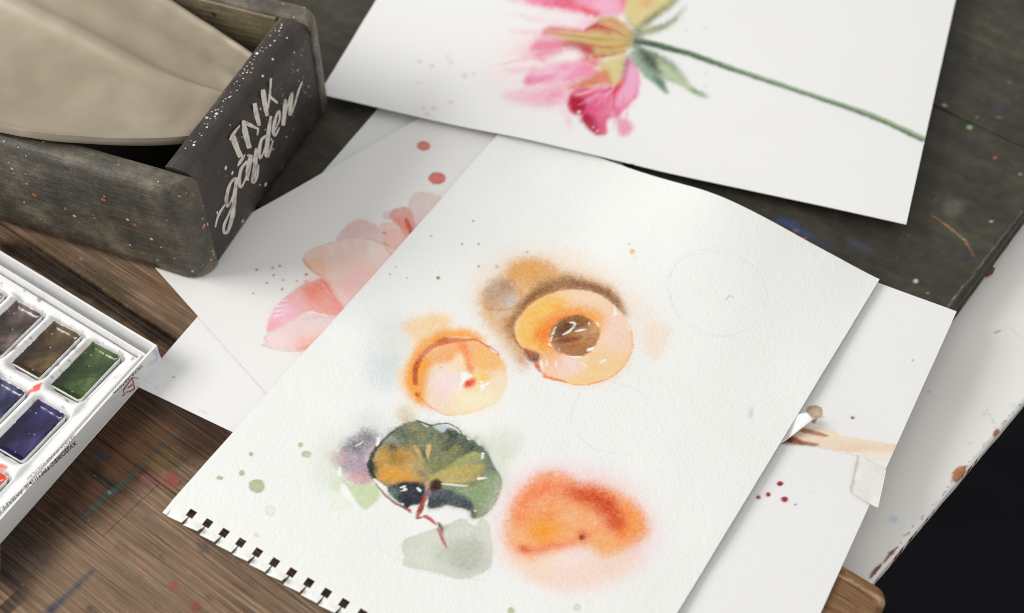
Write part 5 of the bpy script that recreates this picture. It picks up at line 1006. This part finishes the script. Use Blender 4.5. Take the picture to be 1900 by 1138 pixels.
# ------------------------------------------------------------------ watercolour set: carton, moulded tray, pans
PA = math.radians(144.9); pa = np.array([math.cos(PA), math.sin(PA), 0]); PB = math.radians(-120.0); pb = np.array([math.cos(PB), math.sin(PB), 0])
PH = 11.8; ZO = -5.2; PK = np.array([*on_z([(291, 641)], PH)[0][:2], 0.])
PL, PWD = 150., 190.
M_CARD = mat_simple('white_card', (.80, .795, .78), .5, .4, 0, (500, .1, .0003)); M_PLAST = None
CS = Canvas(-10, 430, 320, 1000, (236, 236, 236))
def tray_marks():
    c = CS; c.frame(0, 440, 4.064)
    for p, col in (([(145, 262), (170, 272), (205, 302), (180, 292)], (90, 84, 84)), ([(250, 318), (272, 310), (262, 332)], (110, 106, 104)), ([(172, 405), (188, 402), (186, 416)], (80, 84, 84)), ([(280, 460), (318, 462), (312, 484), (288, 490)], (176, 156, 140)),
                   ([(585, 490), (640, 512), (668, 540), (645, 538), (600, 508)], (196, 60, 44)), ([(530, 645), (570, 655), (578, 672), (545, 674)], (214, 210, 196)), ([(835, 668), (860, 670), (872, 695), (846, 690)], (176, 174, 132)), ([(905, 708), (935, 716), (940, 738), (912, 730)], (192, 192, 150)),
                   ([(738, 585), (760, 592), (752, 604)], (212, 190, 150)), ([(852, 792), (870, 798), (862, 808)], (90, 90, 84)), ([(540, 840), (580, 815), (565, 848), (545, 856)], (96, 92, 92)), ([(482, 905), (520, 880), (505, 900)], (90, 88, 84)), ([(410, 975), (440, 955), (430, 972)], (100, 96, 90)),
                   ([(310, 1070), (345, 1030), (372, 1018), (350, 1048)], (70, 64, 60)), ([(230, 1138), (290, 1105), (318, 1100), (290, 1138)], (226, 96, 70)), ([(985, 925), (1010, 900), (1014, 918), (990, 935)], (214, 144, 80)), ([(70, 866), (140, 815), (110, 850)], (90, 86, 90)), ([(565, 870), (650, 795), (655, 830), (600, 880)], (226, 208, 202)),
                   ([(1100, 945), (1150, 930), (1190, 900), (1200, 920), (1140, 965)], (214, 214, 232)), ([(1165, 855), (1195, 850), (1208, 900), (1195, 925)], (96, 104, 176)), ([(690, 705), (710, 700), (705, 720)], (226, 214, 206)), ([(0, 350), (14, 340), (14, 356)], (150, 130, 124))):
        c.wash(p, col, .95, .7, warp=1)
    c.frame(0, 640, 3.2515)
    for p, col in (([(165, 300), (185, 265), (225, 262), (245, 235), (240, 270), (200, 285)], (230, 90, 60)), ([(195, 350), (215, 338), (212, 360), (200, 372)], (226, 84, 56)), ([(345, 285), (390, 290), (395, 310), (365, 305)], (176, 168, 80)), ([(390, 325), (415, 340), (405, 345)], (120, 110, 70)), ([(515, 330), (535, 310), (528, 332)], (196, 190, 140)),
                   ([(245, 205), (290, 168), (292, 180), (262, 205)], (70, 66, 64)), ([(335, 128), (360, 110), (352, 125)], (90, 88, 84)), ([(0, 715), (40, 730), (48, 745), (0, 740)], (238, 110, 80)), ([(0, 740), (30, 755), (10, 760)], (240, 120, 90)), ([(680, 195), (725, 180), (700, 205)], (226, 214, 226)), ([(0, 820), (14, 800), (12, 780), (0, 785)], (232, 80, 50)),
                   ([(660, 335), (700, 310), (720, 300), (690, 345)], (222, 222, 240)), ([(250, 685), (262, 680), (255, 692)], (220, 206, 226))):
        c.wash(p, col, .95, .7, warp=1)
tray_marks()
def attr_mat(name, rough, spec):
    m, nt, b = new_mat(name); a = attr(nt); nt.links.new(a.outputs['Color'], b.inputs['Base Color']); b.inputs['Roughness'].default_value = rough; b.inputs['Specular IOR Level'].default_value = spec
    v = coords(nt); bump(nt, b, noise(nt, v, 120, 3), .05, .0006); return m
M_PLAST = attr_mat('white_moulded_plastic', .32, .5); M_CARDP = attr_mat('white_printed_card', .5, .4)
GC = {k: on_z([c], 13.4 + ZO)[0][:2] for k, c in dict(green=(160, 687), olive=(87, 647), violet=(56, 797)).items()}
du = GC['olive'] - GC['green']; dv = GC['violet'] - GC['green']
cent = lambda i, j: GC['green'] + i * du + j * dv
pu = du / np.linalg.norm(du); pv = dv / np.linalg.norm(dv)            # across the row, along the pans
pv = pv - pu * (pu @ pv) * .5; pv /= np.linalg.norm(pv)
HU, HV = 8.0, 13.6                                                   # half size of the paint surface
def paint_set():
    root = empty('watercolour_set', PK); tag(root, 'white carton watercolour set with a moulded tray of paint pans', 'paint set')
    def wall(name, p, q, inward, z0, z1, th):
        n = 90; k = 14; S = np.linspace(0, 1, n); Z = np.linspace(z0, z1, k); V = []
        for s in S:
            for z in Z: V.append(p * (1 - s) + q * s + np.array([0, 0, z]) + inward * (.8 * math.sin(s * 9) * .15))
        V = np.array(V); L, Fk = skirt(n, k, len(V)); T, al = CS.sample(proj(V)); col = np.clip(T, 0, 1) * np.array([.80, .795, .78])
        I = V + inward * th; Ft = grid_faces(n, k)
        ring = np.stack([L, L + len(V), np.roll(L, -1) + len(V), np.roll(L, -1)], -1)
        me = mesh_np(name, np.concatenate([V, I]), np.concatenate([Ft, Ft[:, ::-1] + len(V), ring[:, ::-1]]), True, np.concatenate([col, np.full(col.shape, .8)]), PK)
        try: me.set_sharp_from_angle(angle=math.radians(40))
        except Exception: pass
        return link(name, me, M_CARDP, root)
    ia = pa; ib = pb                                                 # inward directions: along the walls themselves
    side = wall('side_wall', PK, PK + pb * PWD, ia, .2, PH, 1.0)
    back = wall('side_wall', PK + pa * .0, PK + pa * PL, ib, .2, PH - .05, 1.0)
    # inner fold of card behind the tray
    fold = wall('inner_flap', PK + pb * 5.6 + pa * 2.4, PK + pb * 5.6 + pa * PL, ib, 2, PH - 1.4, .9)
    f2 = wall('inner_flap', PK + pb * 6.8 + pa * 3.8, PK + pb * PWD + pa * 3.8, ia, 2, PH - 2.2, .8)
    bt = np.array([PK + np.array([0, 0, .5]), PK + pb * PWD + np.array([0, 0, .5]), PK + pb * PWD + pa * PL + np.array([0, 0, .5]), PK + pa * PL + np.array([0, 0, .5])])
    link('carton_floor', mesh_np('carton_floor', bt, [[0, 3, 2, 1]], False, None, PK), M_CARD, root)
    # moulded tray as one continuous surface: ledge, wells with sloping sides
    U = np.arange(4.8, PL - 2, .55); W = np.arange(7.6, PWD - 2, .55)
    u, w = np.meshgrid(U, W, indexing='ij'); P = PK[:2] + u.ravel()[:, None] * pa[:2] + w.ravel()[:, None] * pb[:2]
    z = np.full(len(P), 14.2 + ZO)
    e = np.minimum(np.minimum(u.ravel() - U[0], w.ravel() - W[0]), 99)
    z = z - 1.3 * sstep(6.2, 4.6, e) ; z = z - 1.0 * sstep(.9, 0, e)
    for i in range(-1, 6):
        for j in range(-1, 6):
            if i < 0 or j < 0: continue
            d = P - cent(i, j); x = np.abs(d @ pu) - (HU + .2); y = np.abs(d @ pv) - (HV + .4); r = 2.2
            q = np.hypot(np.maximum(x + r, 0), np.maximum(y + r, 0)) + np.minimum(np.maximum(x + r, y + r), 0) - r
            z = z - 3.2 * sstep(2.3, .6, q)
            z = z - .5 * sstep(3.6, 2.4, q) - 4. * sstep(-.1, -1.1, q)
    V = np.concatenate([P, z[:, None]], 1); T, al = CS.sample(proj(V)); col = np.clip(T, 0, 1) * np.array([.82, .82, .815])
    L, Fk = skirt(len(U), len(W), len(V)); B = V[L].copy(); B[:, 2] = 1.
    F1 = grid_faces(len(U), len(W)); nz = np.cross([*pa], [*pb])[2]
    if nz < 0: F1 = F1[:, ::-1]; Fk = Fk[:, ::-1]
    link('tray', mesh_np('tray', np.concatenate([V, B]), np.concatenate([F1, Fk]), True, np.concatenate([col, col[L]]), PK), M_PLAST, root)
    # printing on the side wall
    def text(name, s, p_px, q_px, cap, mat, bold=0.):
        cu = bpy.data.curves.new(name, 'FONT'); cu.body = s; cu.size = 1; cu.offset = bold; cu.resolution_u = 3
        t = bpy.data.objects.new('tmp', cu); COL.objects.link(t); dg = bpy.context.evaluated_depsgraph_get(); me = bpy.data.meshes.new_from_object(t.evaluated_get(dg)); bpy.data.objects.remove(t)
        co = np.array([v.co[:] for v in me.vertices]); n = np.cross(pb, [0, 0, -1.]); n = n / np.linalg.norm(n)
        E = on_plane([p_px, q_px], PK - pa * .25, n); x0, x1 = co[:, 0].min(), co[:, 0].max(); h = co[:, 1].max() - min(co[:, 1].min(), 0)
        d = E[1] - E[0]; Lx = (d @ pb)
        W_ = E[0] + ((co[:, :1] - x0) / (x1 - x0)) * (pb * Lx + np.array([0, 0, d[2]])) + (co[:, 1:2] / h) * cap * np.array([0, 0, -1.])
        Fc = [list(p.vertices) for p in me.polygons]
        o = link(name, mesh_np(name, W_, Fc, False, None, PK), mat, side); return o
    blk = mat_simple('black_print', lc(44, 42, 44), .5); red = mat_simple('red_print', lc(170, 52, 40), .5)
    text('printed_text', 'ХУДОЖЕСТВЕННЫЕ АКВАРЕЛЬНЫЕ', (140, 818), (-36, 976), 3.3, blk, .012)
    text('printed_text', "ARTISTS' WATER COLOURS", (138, 806), (49, 887), 1.9, blk, 0.)
    text('printed_text', 'VISTA-ARTISTA', (264, 676), (209, 728), 1.9, blk, 0.)
    n = np.cross(pb, [0, 0, -1.]); n /= np.linalg.norm(n); V = []; Fc = []
    for pts in ([(257, 702), (246, 701), (229, 725), (232, 732), (227, 735)], [(246, 702), (250, 722), (241, 727), (234, 728)], [(246, 714), (238, 720)]):
        Q = np.array(pts, float); d = np.gradient(Q, axis=0); d /= np.linalg.norm(d, axis=1)[:, None]; nn = np.stack([-d[:, 1], d[:, 0]], 1) * .8
        A, Bq = on_plane(Q + nn, PK - pa * .3, n), on_plane(Q - nn, PK - pa * .3, n); o = len(V)
        V += [x for pr in zip(A, Bq) for x in pr]; Fc += [[o + 2 * i, o + 2 * i + 1, o + 2 * i + 3, o + 2 * i + 2] for i in range(len(Q) - 1)]
    link('printed_emblem', mesh_np('printed_emblem', np.array(V), Fc, False, None, PK), red, side)
def smears():
    rs = np.random.RandomState(21); c = CS; c.frame(0, 0, 1)
    for (i, j), col in (((0, 0), (92, 118, 70)), ((1, 0), (120, 98, 70)), ((2, 0), (120, 104, 98)), ((0, 1), (92, 84, 160)), ((1, 1), (70, 72, 120)), ((0, 2), (232, 100, 70)), ((3, 0), (150, 144, 140))):
        for k in range(16):
            t = rs.rand() * 4; f = 2 * (t % 1) - 1; x, y = ((f, 1), (1, f), (f, -1), (-1, f))[int(t)]; q = cent(i, j) + pu * x * (HU + rs.uniform(.3, 2.2)) + pv * y * (HV + rs.uniform(.3, 2.0))
            uv = proj(np.array([[*q, 14.2 + ZO]]))[0]; mixc = col if rs.rand() < .6 else [(60, 58, 58), (222, 120, 84), (190, 186, 150)][rs.randint(3)]
            c.wash(ell(uv[0], uv[1], rs.uniform(1.2, 4.5), rs.uniform(.8, 2.2), rs.choice([30, -48]) + rs.uniform(-15, 15)), mixc, rs.uniform(.35, .9), .7, warp=1.6, ws=3, smooth=False)
smears()
paint_set()

def wet_paint(name, dark, mid, light, spots=None):
    m, nt, b = new_mat(name); v = coords(nt); n1 = noise(nt, v, 70, 4, .6); n2 = noise(nt, v, 420, 4, .7)
    c = ramp(nt, n1, [(.32, dark), (.5, mid), (.7, light)])
    c = mix(nt, c, ramp(nt, n2, [(.35, (.6, .6, .6)), (.5, (1, 1, 1)), (.72, (1.5, 1.5, 1.5))]), .5, 'MULTIPLY')
    vo = N(nt, 'ShaderNodeTexVoronoi'); vo.inputs['Scale'].default_value = 420; nt.links.new(v, vo.inputs['Vector']); sep = N(nt, 'ShaderNodeSeparateColor'); nt.links.new(vo.outputs['Color'], sep.inputs[0])
    hit = math_n(nt, 'LESS_THAN', vo.outputs['Distance'], math_n(nt, 'MULTIPLY', math_n(nt, 'SUBTRACT', sep.outputs[0], .84), 1.7))
    nt.links.new(mix(nt, c, (.5, .5, .48), math_n(nt, 'MULTIPLY', hit, .55)), b.inputs['Base Color'])
    nt.links.new(ramp(nt, n1, [(.3, (.1,) * 3), (.7, (.28,) * 3)]), b.inputs['Roughness']); b.inputs['Specular IOR Level'].default_value = .3; b.inputs['Coat Weight'].default_value = .5; b.inputs['Coat Roughness'].default_value = .06
    bump(nt, b, math_n(nt, 'ADD', n1, math_n(nt, 'MULTIPLY', n2, .1)), .11, .0009)
    return m
M_PAN = mat_simple('white_pan_plastic', (.82, .82, .815), .3, .5)
PAINTS = [((0, 0), 'green', (lc(36, 50, 24), lc(58, 78, 40), lc(88, 108, 60)), 'olive green paint pan nearest the carton corner'),
          ((1, 0), 'umber', (lc(48, 36, 22), lc(82, 64, 40), lc(112, 90, 58)), 'raw umber brown paint pan between the green and grey brown ones'),
          ((2, 0), 'sepia', (lc(44, 34, 30), lc(78, 64, 58), lc(126, 112, 106)), 'dusty grey brown paint pan next to the umber one'),
          ((3, 0), 'grey', (lc(90, 84, 82), lc(130, 122, 118), lc(190, 184, 180)), 'pale grey paint pan beyond the grey brown one'),
          ((0, 1), 'violet', (lc(20, 12, 44), lc(36, 27, 76), lc(60, 50, 106)), 'violet blue paint pan in the row below the green one'),
          ((1, 1), 'navy', (lc(18, 18, 44), lc(34, 34, 74), lc(90, 92, 120)), 'dark navy paint pan beside the violet one'),
          ((0, 2), 'red', (lc(170, 40, 24), lc(214, 70, 44), lc(232, 110, 80)), 'orange red paint pan below the violet one')]
def pan(ij, key, cols, label, seed):
    c = cent(*ij); org = np.array([*c, 8.4 + ZO]); root = empty('paint_pan', org); tag(root, label, 'paint pan', 'paint pans in the white tray')
    # cup: rounded rectangle ring
    def rr(hu, hv, r, n=6):
        out = []
        for (sx, sy, a0) in ((1, 1, 0), (-1, 1, 90), (-1, -1, 180), (1, -1, 270)):
            for k in range(n + 1):
                t = math.radians(a0 + 90 * k / n); out.append((sx * (hu - r) + r * math.cos(t), sy * (hv - r) + r * math.sin(t)))
        return np.array(out)
    rings = [(rr(HU - .9, HV - .9, 1.5), 8.4), (rr(HU + .2, HV + .2, 1.8), 12.9), (rr(HU, HV, 1.6), 13.1), (rr(HU - .5, HV - .5, 1.4), 12.9), (rr(HU - 1.2, HV - 1.2, 1.0), 8.6)]
    V = []; Fc = []; K = len(rings[0][0])
    for R_, z in rings: V += [(*(c + x * pu + y * pv), z + ZO) for x, y in R_]
    for q in range(len(rings) - 1): Fc += [[q * K + i, q * K + (i + 1) % K, (q + 1) * K + (i + 1) % K, (q + 1) * K + i] for i in range(K)]
    Fc.append([4 * K + i for i in range(K)])
    link('cup', mesh_np('cup', np.array(V), Fc, True, None, org), M_PAN, root)
    # paint: meniscus high against the rim, hollow where the brush works, ragged edge
    X = np.linspace(-HU - .05, HU + .05, 56); Y = np.linspace(-HV - .05, HV + .05, 88); x, y = np.meshgrid(X, Y, indexing='ij')
    ex = np.minimum(HU - np.abs(x), HV - np.abs(y)); z = 12.7 + ZO - 1.2 * sstep(0, 3.2, ex) - .5 * sstep(0, 9, ex) + .34 * (fbm(x / 5 + seed * 9, y / 5, 140 + seed, 3) - .5) - .5 * np.exp(-((x - 2.5 + seed % 3) ** 2 + (y + 3 - seed) ** 2) / .25)
    z = z + .75 * sstep(1.7, .2, ex) - .2 * sstep(.35, 0, ex)
    z = z - .7 * np.exp(-((x + 1.0) ** 2 / 8 + (y - 2) ** 2 / 30))
    P = c + x.ravel()[:, None] * pu + y.ravel()[:, None] * pv; V = np.concatenate([P, z.ravel()[:, None]], 1); Fc = grid_faces(len(X), len(Y))
    rag = ex + .0 - .75 * fbm(x / 1.6 + 31 * seed, y / 1.6, 150 + seed, 3) ; fm = (rag[:-1, :-1] > -.22).ravel(); Fc = Fc[fm]
    if np.cross([*pu, 0], [*pv, 0])[2] < 0: Fc = Fc[:, ::-1]
    link('paint', mesh_np('paint', V, Fc, True, None, org), wet_paint('wet_' + key, *cols), root)
for s_, args in enumerate(PAINTS): pan(*args, s_)
